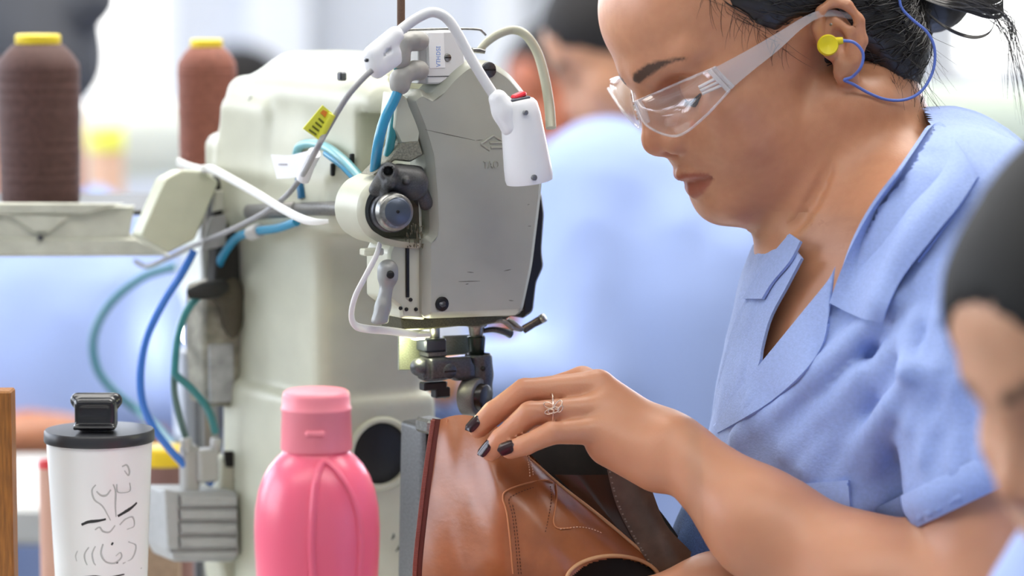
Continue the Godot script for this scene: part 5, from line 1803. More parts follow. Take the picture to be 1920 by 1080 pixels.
func boot() -> void:
	var leather := mat("brown_leather", srgb(168, 102, 60), 0.34, 0.0, {"clearcoat_enabled": true, "clearcoat": 0.25, "clearcoat_roughness": 0.25})
	leather.albedo_texture = noise_tex(91, 0.012, [[0.0, Color(0.82, 0.8, 0.78)], [1.0, Color(1, 1, 1)]])
	leather.uv1_triplanar = true
	leather.uv1_scale = Vector3.ONE * 6.0
	leather.normal_enabled = true
	leather.normal_texture = noise_tex(92, 0.05, [], 512, 4, true, 5.0)
	leather.normal_scale = 0.10
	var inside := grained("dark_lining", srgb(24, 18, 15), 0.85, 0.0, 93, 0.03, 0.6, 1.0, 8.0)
	var outer := grained("dull_brown_leather", srgb(112, 90, 72), 0.35, 0.0, 94, 0.02, 0.7, 1.0, 7.0, 0.1)
	var edge := mat("raw_edge", srgb(206, 160, 116), 0.7)
	var root := thing("leather_boot", "unfinished brown leather boot upper with zip held under the needle", "boot", V(960, 1090, 0))
	# front panel: zip edge on the left, cut edge on the right, rolled out of the frame below
	var left := smooth_path(vs([[790, 1130, -20], [792, 1060, -22], [800, 980, -26], [812, 880, -34], [826, 786, -46]]), 6)
	var right := smooth_path(vs([[1300, 1130, -10], [1235, 1062, 0], [1130, 972, 8], [1048, 908, 8], [992, 858, 0]]), 6)
	var bottom := smooth_path(vs([[790, 1130, -20], [900, 1140, 40], [1030, 1150, 75], [1160, 1150, 50], [1300, 1130, -10]]), 6)
	var top := smooth_path(vs([[826, 786, -46], [860, 778, -36], [900, 784, -18], [950, 812, -4], [992, 858, 0]]), 6)
	var g := sheet_grid(bottom, top, left, right, 96, 120)
	for j in g.size():
		for k in g[0].size():
			var u: float = k / 96.0
			var v: float = j / 120.0
			var b := sin(u * PI) * sin(clampf(v, 0.0, 1.0) * PI) * 0.016
			b += 0.004 * exp(-pow((u - 0.34 - 0.1 * v) / 0.09, 2.0)) * sin(v * PI) - 0.003 * exp(-pow((u - 0.18) / 0.08, 2.0)) * sin(v * PI)
			b += 0.0012 * sin(u * 21.0 + v * 6.0) * sin(v * PI)
			g[j][k] += ct * b
	# pinched dark opening towards the sole
	var oc := V(1150, 1092, 0)
	var hole := func(u: float, v: float) -> bool:
		var p: Vector3 = g[roundi(v * 120 - 0.5)][roundi(u * 96 - 0.5)]
		var d := p - oc
		return pow(d.dot(cr) / 0.030, 2.0) + pow((d.dot(cu)) / 0.0165, 2.0) < 1.0
	var front := part("front_panel", thick_grid(MB.new(), g, 0.0018, ct, hole), leather, root)
	var lay := func(px: float, py: float, lift: float) -> Vector3:
		# nearest point of the panel along the line of sight
		var best := Vector3.ZERO
		var bd := 1e9
		var bj := 60
		var bk := 48
		for step in [8, 1]:
			var span := 120 if step == 8 else 8
			for j in range(maxi(bj - span, 0), mini(bj + span, 120) + 1, step):
				for k in range(maxi(bk - span, 0), mini(bk + span, 96) + 1, step):
					var p: Vector3 = g[j][k]
					var d := p - cam_at
					var dep := -d.dot(ct)
					var sx := 960.0 + d.dot(cr) / dep * SC * DIST
					var sy := 540.0 - d.dot(cu) / dep * SC * DIST
					var e := (sx - px) * (sx - px) + (sy - py) * (sy - py)
					if e < bd:
						bd = e; best = p
						if step == 1:
							continue
						bj = j; bk = k
		var depth := -(best - cam_at).dot(ct)
		return cam_at + ray(px, py) * (depth - lift)
	var rim := []
	for k in 25:
		var a := TAU * k / 24.0
		rim.append(lay.call(1150 + 89 * cos(a), 1091 - 49 * sin(a), 0.001))
	part("opening_edge", tube(MB.new(), smooth_path(rim, 3), 0.0013, 8), edge, front)
	# raw leather edges and stitch rows
	var redge := []
	for p in right:
		redge.append(p + ct * 0.0003)
	part("cut_edge", tube(MB.new(), redge, 0.0011, 6), edge, front)
	var thread := mat("tan_thread", srgb(196, 138, 96), 0.7)
	var dark_thread := mat("brown_thread", srgb(98, 54, 34), 0.7)
	var ledge := []
	for p in left:
		ledge.append(p + cr * 0.005 + ct * 0.0010)
	part("zip_welt", tube(MB.new(), ledge, 0.0011, 8), mat("welt_leather", srgb(176, 106, 66), 0.4), front)
	# curved overlay seam: a proud leather ply with its edge showing pale
	var seams := [
		[[962, 1076], [956, 1010], [950, 960], [943, 935], [950, 920], [985, 907], [1020, 900], [1036, 905]],
		[[1042, 908], [1044, 930], [1040, 960], [1038, 980], [1046, 990], [1070, 990]]]
	for s in seams:
		var path := []
		for p in s:
			path.append(lay.call(p[0], p[1], 0.0006))
		part("overlay_edge", tube(MB.new(), smooth_path(path, 4), 0.0006, 6), mat("overlay_pale", srgb(190, 124, 80), 0.6), front)
	var rows := [[[972, 1076], [966, 1010], [960, 962], [954, 940], [960, 930], [990, 917], [1028, 908]], [[977, 1076], [971, 1010], [965, 964], [960, 944]], [[1032, 912], [1034, 935], [1030, 962], [1022, 1000]], [[986, 850], [992, 875], [994, 896]], [[1050, 992], [1085, 988], [1110, 992], [1130, 1000]], [[990, 850], [997, 872], [1000, 893]]]
	var st := MB.new()
	var st2 := MB.new()
	var idx := 0
	for r in rows:
		var path := []
		for p in r:
			path.append(lay.call(p[0], p[1], 0.0004))
		path = smooth_path(path, 6)
		var total := 0.0
		for k in path.size() - 1:
			total += path[k].distance_to(path[k + 1])
		var nst := int(total / 0.0022)
		var pts := resample(path, nst * 2)
		for k in nst:
			var a: Vector3 = pts[k * 2]
			var b: Vector3 = pts[k * 2 + 1]
			tube(st if idx > 2 else st2, [a, (a + b) * 0.5 + ct * 0.0003, b], 0.00032, 4)
		idx += 1
	part("pale_stitching", st, mat("pale_thread", srgb(226, 186, 158), 0.7), front).set_meta("kind", "stuff")
	part("dark_stitching", st2, dark_thread, front).set_meta("kind", "stuff")
	# zip down the left edge
	var tape := []
	for p in left:
		tape.append(p - cr * 0.0022 - ct * 0.0014)
	var zip := part("zip_tape", tube(MB.new(), tape, 0.0034, 8, cr, 0.25), mat("maroon_tape", srgb(96, 44, 38), 0.8), root)
	var teeth := MB.new()
	var zp := resample(tape, 120)
	for k in 120:
		bx(teeth, zp[k] - cr * 0.0026 + ct * 0.0012, Vector3(0.0030, 0.0011, 0.0016), 0.0003)
	part("zip_teeth", teeth, mat("maroon_teeth", srgb(132, 70, 62), 0.4), zip).set_meta("kind", "stuff")
	# inside of the shaft and the far wall
	var il := smooth_path(vs([[1280, 1140, -60], [1150, 1000, -110], [1060, 930, -130], [975, 850, -120]]), 6)
	var ir := smooth_path(vs([[1330, 1120, -40], [1270, 1010, -50], [1210, 930, -60], [1150, 862, -70]]), 6)
	var ib := smooth_path(vs([[1280, 1140, -60], [1305, 1130, -50], [1330, 1120, -40]]), 6)
	var it := smooth_path(vs([[975, 850, -120], [1010, 822, -140], [1080, 815, -150], [1150, 862, -70]]), 6)
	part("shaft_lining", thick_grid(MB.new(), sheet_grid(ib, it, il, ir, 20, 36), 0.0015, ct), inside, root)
	# outer flap on the right, folded towards the viewer, with a dotted seam along its edge
	var fl := smooth_path(vs([[1250, 1110, 10], [1190, 1015, 6], [1155, 945, 0], [1138, 880, -6]]), 6)
	var fr := smooth_path(vs([[1345, 1110, 10], [1300, 1040, 12], [1250, 985, 16], [1222, 918, 10]]), 6)
	var fb := smooth_path(vs([[1250, 1110, 10], [1300, 1112, 24], [1345, 1110, 10]]), 6)
	var ft := smooth_path(vs([[1138, 880, -6], [1175, 872, 6], [1222, 918, 10]]), 6)
	var flap := part("side_flap", thick_grid(MB.new(), sheet_grid(fb, ft, fl, fr, 18, 30), 0.0018, ct), outer, root)
	# dark glossy strip between opening and flap
	var sl := smooth_path(vs([[1240, 1110, 0], [1180, 1040, -4], [1100, 950, -20], [1040, 890, -40]]), 6)
	var sr := smooth_path(vs([[1262, 1110, 2], [1205, 1030, -2], [1160, 955, -8], [1140, 890, -30]]), 6)
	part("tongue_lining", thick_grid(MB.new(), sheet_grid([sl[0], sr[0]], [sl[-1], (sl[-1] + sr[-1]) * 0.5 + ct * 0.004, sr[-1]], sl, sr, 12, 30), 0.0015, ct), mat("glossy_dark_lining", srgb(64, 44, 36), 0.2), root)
	var dots := MB.new()
	for k in 26:
		var t := k / 25.0
		var p: Vector3 = resample(fl, 50)[6 + int(t * 43)]
		bx(dots, p + cr * 0.0016 + ct * 0.0006, Vector3(0.0012, 0.0009, 0.0006), 0.0001)
	part("flap_stitching", dots, mat("grey_stitch", srgb(150, 136, 124), 0.7), flap).set_meta("kind", "stuff")
	# dark cavity behind the opening near the sole
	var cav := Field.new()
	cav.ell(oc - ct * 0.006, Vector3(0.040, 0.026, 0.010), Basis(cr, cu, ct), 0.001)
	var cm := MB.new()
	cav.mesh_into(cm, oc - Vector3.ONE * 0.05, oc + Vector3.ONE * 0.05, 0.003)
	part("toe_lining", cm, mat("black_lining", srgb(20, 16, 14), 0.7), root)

func bottle() -> void:
	var w := 430.0
	var s := px_at(w)
	var base := V(595, 1080, w)
	var o := Vector3(base.x, TABLE_Y, base.z)
	var root := thing("water_bottle", "pink plastic sports bottle with lighter pink screw cap", "bottle", o)
	var pink := mat("pink_plastic", srgb(244, 106, 134), 0.28, 0.0, {"subsurf_scatter_enabled": true, "subsurf_scatter_strength": 0.1})
	var light := mat("pale_pink_plastic", srgb(250, 142, 156), 0.4)
	var Y := func(py: float) -> float:
		return V(595, py, w).y - TABLE_Y
	var t := Transform3D(Basis(), o)
	var pr := func(px: float) -> float:
		return px / s
	var prof := [[0.0, 0.0], [pr.call(92), 0.0], [pr.call(100), 0.004], [pr.call(106), 0.03]]
	for q in [[1120, 112], [1080, 114], [1030, 116.5], [990, 117.5], [950, 115.5], [915, 109], [888, 99], [868, 87], [854, 75], [846, 66], [840, 62], [832, 60]]:
		prof.append([pr.call(q[1]), Y.call(q[0])])
	prof.append([0.0, Y.call(830)])
	var body := part("bottle_body", lathe(MB.new(), prof, t, 64), pink, root)
	var cap := part("screw_cap", lathe(MB.new(), [[pr.call(52), Y.call(838)], [pr.call(66), Y.call(838)], [pr.call(67), Y.call(834)], [pr.call(64.5), Y.call(765)], [pr.call(66), Y.call(763)], [pr.call(65.5), Y.call(758)], [pr.call(63.5), Y.call(756)], [pr.call(63), Y.call(738)], [pr.call(61), Y.call(730)], [pr.call(55), Y.call(726)], [0.0, Y.call(727)]], t, 56), light, root)
	# hinge lug and latch mark on the cap
	part("flip_tab", bx(MB.new(), t * Vector3(pr.call(2), Y.call(800), pr.call(64)), Vector3(0.012, 0.004, 0.003), 0.0012), light, cap)
	# moulded grip loops standing proud of the front
	for side in [[-1.0, 0.35], [1.0, 0.95]]:
		var path := []
		var pts := [[868, 0.10], [852, 0.22], [858, 0.40], [884, 0.58], [930, 0.74], [990, 0.80], [1060, 0.78], [1130, 0.70]] if side[0] > 0 else [[862, 0.12], [890, 0.04], [940, 0.00], [1000, -0.02], [1060, 0.0], [1130, 0.03]]
		for q in pts:
			var y: float = Y.call(q[0])
			var r := 0.0
			for k in prof.size() - 1:
				if prof[k][1] <= y and prof[k + 1][1] >= y:
					r = lerpf(prof[k][0], prof[k + 1][0], (y - prof[k][1]) / maxf(prof[k + 1][1] - prof[k][1], 1e-6))
			var a: float = q[1]
			path.append(t * Vector3(sin(a) * r, y, cos(a) * r))
		part("grip_loop", tube(MB.new(), smooth_path(path, 5), 0.0022, 10), pink, body)

func tumbler() -> void:
	var w := -200.0
	var s := px_at(w)
	var b := V(190, 1080, w)
	var o := Vector3(b.x, TABLE_Y, b.z)
	var Y := func(py: float) -> float:
		return V(190, py, w).y - TABLE_Y
	var root := thing("tumbler", "white tumbler with black flip lid and sketched spanner drawing", "tumbler", o)
	var t := Transform3D(Basis(), o)
	var ytop: float = Y.call(822)
	var r0 := 98.0 / s
	var slope := (98.0 - 86.0) / 258.0
	var rb := r0 - slope * ytop
	var white := mat("white_enamel", srgb(232, 235, 234), 0.3)
	var blk := mat("black_lid", srgb(46, 48, 52), 0.38)
	var body := part("cup", lathe(MB.new(), [[0.0, 0.0], [rb - 0.002, 0.0], [rb, 0.002], [r0, ytop], [0.0, ytop]], t, 64), white, root)
	var lid := part("lid", lathe(MB.new(), [[0.0, ytop], [102.0 / s, ytop], [103.0 / s, ytop + 0.001], [102.5 / s, Y.call(803)], [100.0 / s, Y.call(800)], [60.0 / s, Y.call(797)], [0.0, Y.call(796)]], t, 64), blk, root)
	# folding spout: a curved hood on a hinge bar
	var hood := Field.new()
	var hb := Basis(Vector3.RIGHT, Vector3.UP, Vector3.BACK)
	var hc := t * Vector3(0, Y.call(765), 0.014)
	hood.rbox(hc, Vector3(38.0 / s, 30.0 / s, 0.009), 0.004, hb, 0.003)
	hood.cap(hc + Vector3(-34.0 / s, 24.0 / s, -0.002), hc + Vector3(34.0 / s, 24.0 / s, -0.002), 0.0052, 0.0052, 0.003)
	hood.rbox(hc + Vector3(0, -22.0 / s, 0.009), Vector3(40.0 / s, 4.0 / s, 0.004), 0.001, hb, 0.001)
	hood.rbox(hc + Vector3(0, 0.002, 0.0115), Vector3(30.0 / s, 14.0 / s, 0.004), 0.003, hb, 0.002, -1)
	var hm := MB.new()
	hood.mesh_into(hm, hc - Vector3(0.03, 0.03, 0.03), hc + Vector3(0.03, 0.03, 0.03), 0.0013)
	part("flip_spout", hm, mat("black_gloss", srgb(34, 35, 39), 0.22), lid)
	var grey := mat("ink_grey", srgb(176, 180, 178), 0.6)
	var ink := mat("ink_black", srgb(40, 42, 42), 0.6)
	var on := func(px: float, py: float) -> Vector3:
		var y: float = Y.call(py)
		var r := lerpf(rb, r0, clampf(y / ytop, 0.0, 1.0))
		var a := asin(clampf((px - 190.0) / s / r, -0.98, 0.98))
		return t * Vector3(sin(a) * r, y, cos(a) * r)
	# marker drawing: spanner, strokes, letters
	var strokes := [
		[grey, 0.0006, [[206, 1000], [206, 1000]]],
		[grey, 0.0007, [[195, 890], [188, 900], [192, 918], [206, 930], [214, 945], [220, 958]]],
		[grey, 0.0007, [[226, 890], [230, 905], [229, 930], [230, 952]]],
		[grey, 0.0008, [[196, 902], [204, 910], [214, 910], [222, 900]]],
		[grey, 0.0008, [[242, 858], [250, 856], [254, 868], [252, 876], [246, 866]]],
		[grey, 0.0010, [[232, 890], [234, 906], [254, 906], [254, 890]]],
		[grey, 0.0007, [[192, 975], [200, 970], [206, 978], [218, 980], [228, 968]]],
		[grey, 0.0007, [[236, 968], [246, 958], [258, 956], [260, 974], [248, 978]]],
		[grey, 0.0008, [[206, 1002], [202, 1020], [210, 1036], [226, 1040], [238, 1030], [236, 1020], [228, 1026]]],
		[grey, 0.0007, [[250, 1002], [262, 1012], [256, 1034], [240, 1042]]],
		[grey, 0.0006, [[180, 1008], [172, 1020], [172, 1032], [176, 1042]]],
		[grey, 0.0006, [[192, 1006], [186, 1020], [188, 1036], [192, 1042]]],
		[grey, 0.0005, [[158, 1016], [154, 1026], [156, 1036]]],
		[ink, 0.0013, [[167, 966], [180, 960], [196, 958], [212, 955]]],
		[ink, 0.0013, [[233, 951], [246, 944], [256, 938], [265, 930]]],
		[ink, 0.0007, [[147, 1067], [170, 1065], [190, 1063], [210, 1066], [240, 1063], [270, 1058]]],
		[ink, 0.0008, [[221, 1005], [224, 1000]]],
		[ink, 0.0008, [[228, 1039], [232, 1039]]]]
	for q in strokes.slice(1):
		var path := []
		for p in q[2]:
			path.append(on.call(p[0], p[1]))
		part("ink_stroke", tube(MB.new(), smooth_path(path, 4), [q[1] * 0.7, q[1], q[1] * 0.6], 5, Vector3.UP, 0.25), q[0], body)

func cone(at: Vector3, h: float, r: float, thread: Material, label: String, wind_seed: int) -> void:
	var o := thing("thread_cone", label, "thread cone", at, "thread cones on the stand")
	var t := Transform3D(Basis(), at)
	var prof := [[0.0, 0.0], [r * 0.93, 0.0]]
	var rng := RandomNumberGenerator.new()
	rng.seed = wind_seed
	var n := 60
	for k in n + 1:
		var f := float(k) / n
		prof.append([r * (0.95 + 0.05 * f) + (0.0003 if k % 2 else 0.0) + rng.randf_range(-0.00025, 0.00025), 0.002 + (h * 0.80 - 0.002) * f])
	prof.append_array([[r * 0.98, h * 0.83], [r * 0.80, h * 0.89], [r * 0.60, h * 0.94], [r * 0.5, h * 0.945], [0.0, h * 0.945]])
	part("winding", lathe(MB.new(), prof, t, 48), thread, o)
	part("yellow_cap", lathe(MB.new(), [[0.0, h * 0.93], [r * 0.52, h * 0.93], [r * 0.55, h * 0.94], [r * 0.55, h * 0.99], [r * 0.50, h], [0.0, h]], t, 36), mat("cap_yellow", srgb(248, 220, 50), 0.45), o)
	part("spindle", rod(MB.new(), at + Vector3(0, h * 0.99, 0), at + Vector3(0, h * 0.995, 0), 0.006), black(), o)

func thread_stand() -> void:
	var khaki := grained("tray_paint", srgb(206, 207, 192), 0.45, 0.0, 97, 0.02, 0.9, 1.0, 5.0)
	var pc := V(75, 381, -950)
	var y0 := pc.y
	var root := thing("thread_stand", "cream metal thread stand tray with turned-down front lip", "thread stand", Vector3(pc.x, y0 - 0.03, pc.z))
	var zf := V(75, 381, -760).z
	part("tray_plate", bx(MB.new(), Vector3(V(40, 381, -950).x, y0 - 0.002, pc.z - 0.02), Vector3(0.20, 0.004, 0.17), 0.001), mat("tray_dark", srgb(72, 72, 68), 0.5), root)
	# front lip: flat face with a shallow V stiffener
	var n := Vector3(0.12, 0, 1).normalized()
	var at := V(100, 430, -720)
	var P := func(px: float, py: float, d := 0.0) -> Vector3:
		return on_plane(px, py, at + n * d, n)
	part("front_lip", slab(MB.new(), [P.call(-80, 388), P.call(252, 386), P.call(244, 438), P.call(318, 480), P.call(-80, 482)], n, 0.006, 0.001), khaki, root)
	part("upper_rail", slab(MB.new(), [P.call(-80, 380, 0.006), P.call(232, 382, 0.006), P.call(160, 402, 0.006), P.call(-80, 402, 0.006)], n, 0.006, 0.0015), khaki, root)
	part("vee_brace", slab(MB.new(), [P.call(14, 400, 0.004), P.call(140, 402, 0.004), P.call(92, 438, 0.004), P.call(62, 438, 0.004)], n, 0.006, 0.002), khaki, root)
	part("lower_rail", slab(MB.new(), [P.call(-80, 446, 0.003), P.call(258, 446, 0.003), P.call(318, 478, 0.003), P.call(-80, 480, 0.003)], n, 0.006, 0.002), khaki, root)
	part("rail_screw", rod(MB.new(), P.call(76, 446, 0.003), P.call(76, 446, 0.007), 0.0022), dark_steel(), root)
	# slanted end plate
	var n2 := Vector3(0.5, 0.05, 0.86).normalized()
	var at2 := V(330, 400, -560)
	var ep := []
	for q in [[263, 443], [310, 335], [341, 318], [383, 320], [411, 341], [366, 449], [316, 475]]:
		ep.append(on_plane(q[0], q[1], at2, n2))
	part("end_plate", slab(MB.new(), soften(ep, 0.003), n2, 0.016, 0.0012), grained("plate_khaki", srgb(198, 200, 176), 0.4, 0.0, 98, 0.02, 0.95, 1.0, 5.0), root)
	# pole down to the table
	part("pole", rod(MB.new(), Vector3(V(-150, 381, -950).x, TABLE_Y, pc.z + 0.02), Vector3(V(-150, 381, -950).x, y0 - 0.004, pc.z + 0.02), 0.009), steel(), root)
	part("pole_foot", lathe(MB.new(), [[0.0, 0.0], [0.03, 0.0], [0.03, 0.006], [0.012, 0.012], [0.0, 0.012]], Transform3D(Basis(), Vector3(V(-150, 381, -950).x, TABLE_Y, pc.z + 0.02)), 32), black(), root)
	var dark := grained("dark_brown_thread", srgb(98, 66, 60), 0.7, 0.0, 101, 0.03, 0.75, 1.0, 10.0)
	var tan := grained("chestnut_thread", srgb(158, 96, 78), 0.7, 0.0, 102, 0.03, 0.8, 1.0, 10.0)
	var s1 := px_at(-950)
	cone(Vector3(V(76, 378, -950).x, y0 + 0.0008, V(76, 378, -950).z), (378.0 - 64.0) / s1, 77.0 / s1, dark, "thick cone of dark brown thread with yellow cap on the tray", 5)
	var w2 := -1150.0
	var b2 := V(390, 330, w2)
	var s2 := px_at(w2)
	var shelf := thing("cone_bracket", "small metal bracket carrying the chestnut thread cone behind the machine arm", "bracket", Vector3(b2.x, b2.y - 0.004, b2.z))
	part("plate", lathe(MB.new(), [[0.0, -0.004], [0.03, -0.004], [0.03, 0.0], [0.0, 0.0]], Transform3D(Basis(), b2), 24), mat("tray_dark", srgb(72, 72, 68), 0.5), shelf)
	part("pole", rod(MB.new(), Vector3(b2.x, TABLE_Y, b2.z), b2 - Vector3(0, 0.004, 0), 0.008), steel(), shelf)
	cone(b2, (330.0 - 74.0) / s2, 55.0 / s2, tan, "slimmer cone of chestnut thread with yellow cap behind the machine", 6)

# ---------------------------------------------------------------- what she wears
# the head point that shows at a pixel, at l millimetres from the middle of the face
func HP(px: float, py: float, l: float) -> Vector3:
	var n := wframe.basis.z.normalized()
	return on_plane(px, py, wframe * Vector3(0, 0, l), n)

func glasses() -> void:
	var root := thing("safety_glasses", "clear wrap-round safety glasses worn by the woman", "glasses", wframe * Vector3(110, 5, 0))
	var clear := mat("clear_lens", Color(0.97, 0.98, 1.0, 0.03), 0.02, 0.0, {"transparency": BaseMaterial3D.TRANSPARENCY_ALPHA, "metallic_specular": 0.7})
	var frame := mat("clear_temple", Color(0.88, 0.88, 0.90, 0.26), 0.08, 0.0, {"transparency": BaseMaterial3D.TRANSPARENCY_ALPHA, "metallic_specular": 0.7})
	# near lens
	var top := smooth_path([HP(1190, 192, 4), HP(1235, 172, 18), HP(1290, 148, 42), HP(1342, 126, 65)], 6)
	var bot := smooth_path([HP(1192, 196, 4), HP(1214, 236, 14), HP(1268, 255, 36), HP(1318, 222, 57), HP(1369, 168, 67)], 6)
	var g := sheet_grid(bot, top, [bot[0], top[0]], [bot[-1], top[-1]], 24, 10)
	for j in g.size():
		for k in g[0].size():
			var u: float = k / 24.0
			g[j][k] += (wframe.basis.x.normalized() * 0.006 + wframe.basis.z.normalized() * 0.004) * sin(u * PI) * sin(j / 10.0 * PI * 0.9 + 0.1)
	part("lens", thick_grid(MB.new(), g, 0.0018, ct), clear, root)
	var rim := MB.new()
	tube(rim, bot, 0.0009, 8)
	part("lens_rim", rim, frame, root)
	part("lens_rim", tube(MB.new(), top, 0.0009, 8), frame, root)
	# far lens
	var t2 := smooth_path([HP(1190, 192, 4), HP(1184, 166, -14), HP(1164, 146, -32), HP(1146, 150, -52)], 6)
	var b2 := smooth_path([HP(1192, 196, 4), HP(1200, 240, -10), HP(1168, 208, -30), HP(1140, 166, -52)], 6)
	part("lens", thick_grid(MB.new(), sheet_grid(b2, t2, [b2[0], t2[0]], [b2[-1], t2[-1]], 18, 8), 0.0018, ct), clear, root)
	part("lens_rim", tube(MB.new(), b2, 0.0010, 8), frame, root)
	part("lens_rim", tube(MB.new(), t2, 0.0010, 8), frame, root)
	# bridge and pad
	part("nose_pad", tube(MB.new(), smooth_path([HP(1196, 190, 6), HP(1206, 208, 10), HP(1216, 230, 12)], 4), [0.0022, 0.0026, 0.0012], 8), frame, root)
	# temple arm: a flat band from the hinge over the ear
	var ta := smooth_path([HP(1342, 126, 65), HP(1400, 95, 71), HP(1460, 60, 74), HP(1510, 30, 77), HP(1550, 18, 77), HP(1612, 28, 74)], 6)
	var tb := smooth_path([HP(1369, 168, 67), HP(1412, 132, 72), HP(1462, 92, 75), HP(1508, 50, 78), HP(1550, 30, 78), HP(1614, 36, 75)], 6)
	part("temple_arm", thick_grid(MB.new(), sheet_grid(tb, ta, [tb[0], ta[0]], [tb[-1], ta[-1]], 30, 5), 0.0022, ct), frame, root)
	# hinge block with its ribs
	var hm := MB.new()
	for q in [[1330, 132, 1366, 170], [1338, 128, 1374, 164]]:
		tube(hm, [HP(q[0], q[1], 63), HP(q[2], q[3], 64)], 0.0016, 8)
	part("hinge", hm, mat("clear_hinge", Color(0.93, 0.93, 0.94, 0.55), 0.1, 0.0, {"transparency": BaseMaterial3D.TRANSPARENCY_ALPHA}), root)
	for k in 3:
		part("hinge_rib", tube(MB.new(), [HP(1310 + k * 3, 164 + k * 6, 58), HP(1344 + k * 4, 146 + k * 7, 63)], 0.0011, 6), mat("clear_hinge", Color(0.93, 0.93, 0.94, 0.55), 0.1, 0.0, {"transparency": BaseMaterial3D.TRANSPARENCY_ALPHA}), root)

func ear_plug() -> void:
	var on_skin := func(px: float, py: float) -> Vector3:
		var d := ray(px, py).normalized()
		return wbody.hit(cam_at + d * 1.5, d) - d * 0.003
	var root := thing("ear_plug", "yellow ear plug with thin blue cord in the woman's ear", "ear plug", HP(1550, 86, 78))
	var yellow := mat("plug_yellow", srgb(226, 206, 24), 0.45)
	var a := HP(1548, 88, 72)
	var b := HP(1552, 85, 84)
	var axis := (b - a).normalized()
	part("flange", lathe(MB.new(), [[0.0, -0.008], [0.0045, -0.007], [0.0066, -0.002], [0.0068, 0.002], [0.0060, 0.0045], [0.0045, 0.004], [0.0, 0.003]], Transform3D(Basis(axis.cross(cu).normalized(), axis, axis.cross(cu).normalized().cross(axis)), b), 28), yellow, root)
	part("stem", tube(MB.new(), [HP(1556, 84, 84), HP(1570, 77, 87), HP(1580, 76, 88)], [0.0034, 0.0026, 0.0022], 10), yellow, root)
	part("cord", tube(MB.new(), smooth_path([HP(1578, 76, 88), HP(1602, 80, 90), HP(1618, 100, 90), HP(1614, 126, 88), on_skin.call(1598, 144), on_skin.call(1583, 150), on_skin.call(1600, 158), on_skin.call(1630, 175), on_skin.call(1664, 187), V(1700, 186, 20), V(1730, 168, 10), V(1750, 130, 5), V(1752, 90, 5), V(1738, 60, 5), V(1710, 36, 10), V(1690, 14, 15), V(1686, -10, 15)], 6), 0.0010, 8), mat("cord_blue", srgb(96, 122, 206), 0.4), root)
	single("ear_stud", lathe(MB.new(), [[0.0, -0.0012], [0.0012, 0.0], [0.0, 0.0012]], Transform3D(Basis(), HP(1558, 46, 82)), 10), steel(), "tiny metal stud at the top of the woman's ear", "earring")

func finger_ring() -> void:
	var silver := mat("ring_gold", srgb(232, 206, 186), 0.18, 0.9)
	var root := thing("ring", "thin ring with openwork leaf on the woman's ring finger", "ring", V(1030, 766, 118))
	var c := V(1034, 768, 116)
	var ax := (V(998, 768, 118) - V(1126, 768, 104)).normalized()
	var e1 := ax.cross(ct).normalized()
	var e2 := e1.cross(ax).normalized()
	var band := []
	for k in 33:
		var a := TAU * k / 32.0
		band.append(c + (e1 * cos(a) + e2 * sin(a)) * 0.0103)
	part("band", tube(MB.new(), band, 0.0006, 6), silver, root)
	var m := MB.new()
	var o := c + e2 * 0.0105
	for q in [[0.0, 0.0, 0.0036, 0.0018, 0.3], [0.003, 0.0034, 0.0034, 0.0017, 0.9], [-0.003, 0.003, 0.0034, 0.0018, -0.4], [-0.0026, -0.001, 0.003, 0.0015, 0.2], [0.0042, 0.0008, 0.0024, 0.0012, 1.0]]:
		var loop := []
		for k in 13:
			var a := TAU * k / 12.0
			var p := Vector2(cos(a) * q[2], sin(a) * q[3]).rotated(q[4]) + Vector2(q[0], q[1])
			loop.append(o + cr * p.x + cu * p.y + e2 * (0.0004 - p.y * p.y * 30.0))
		tube(m, loop, 0.00045, 5)
	part("leaf", m, silver, root)
	part("leaf_stem", tube(MB.new(), [o, o - cu * 0.005 - cr * 0.0004, o - cu * 0.0085 - e2 * 0.003], 0.0006, 5), silver, root)

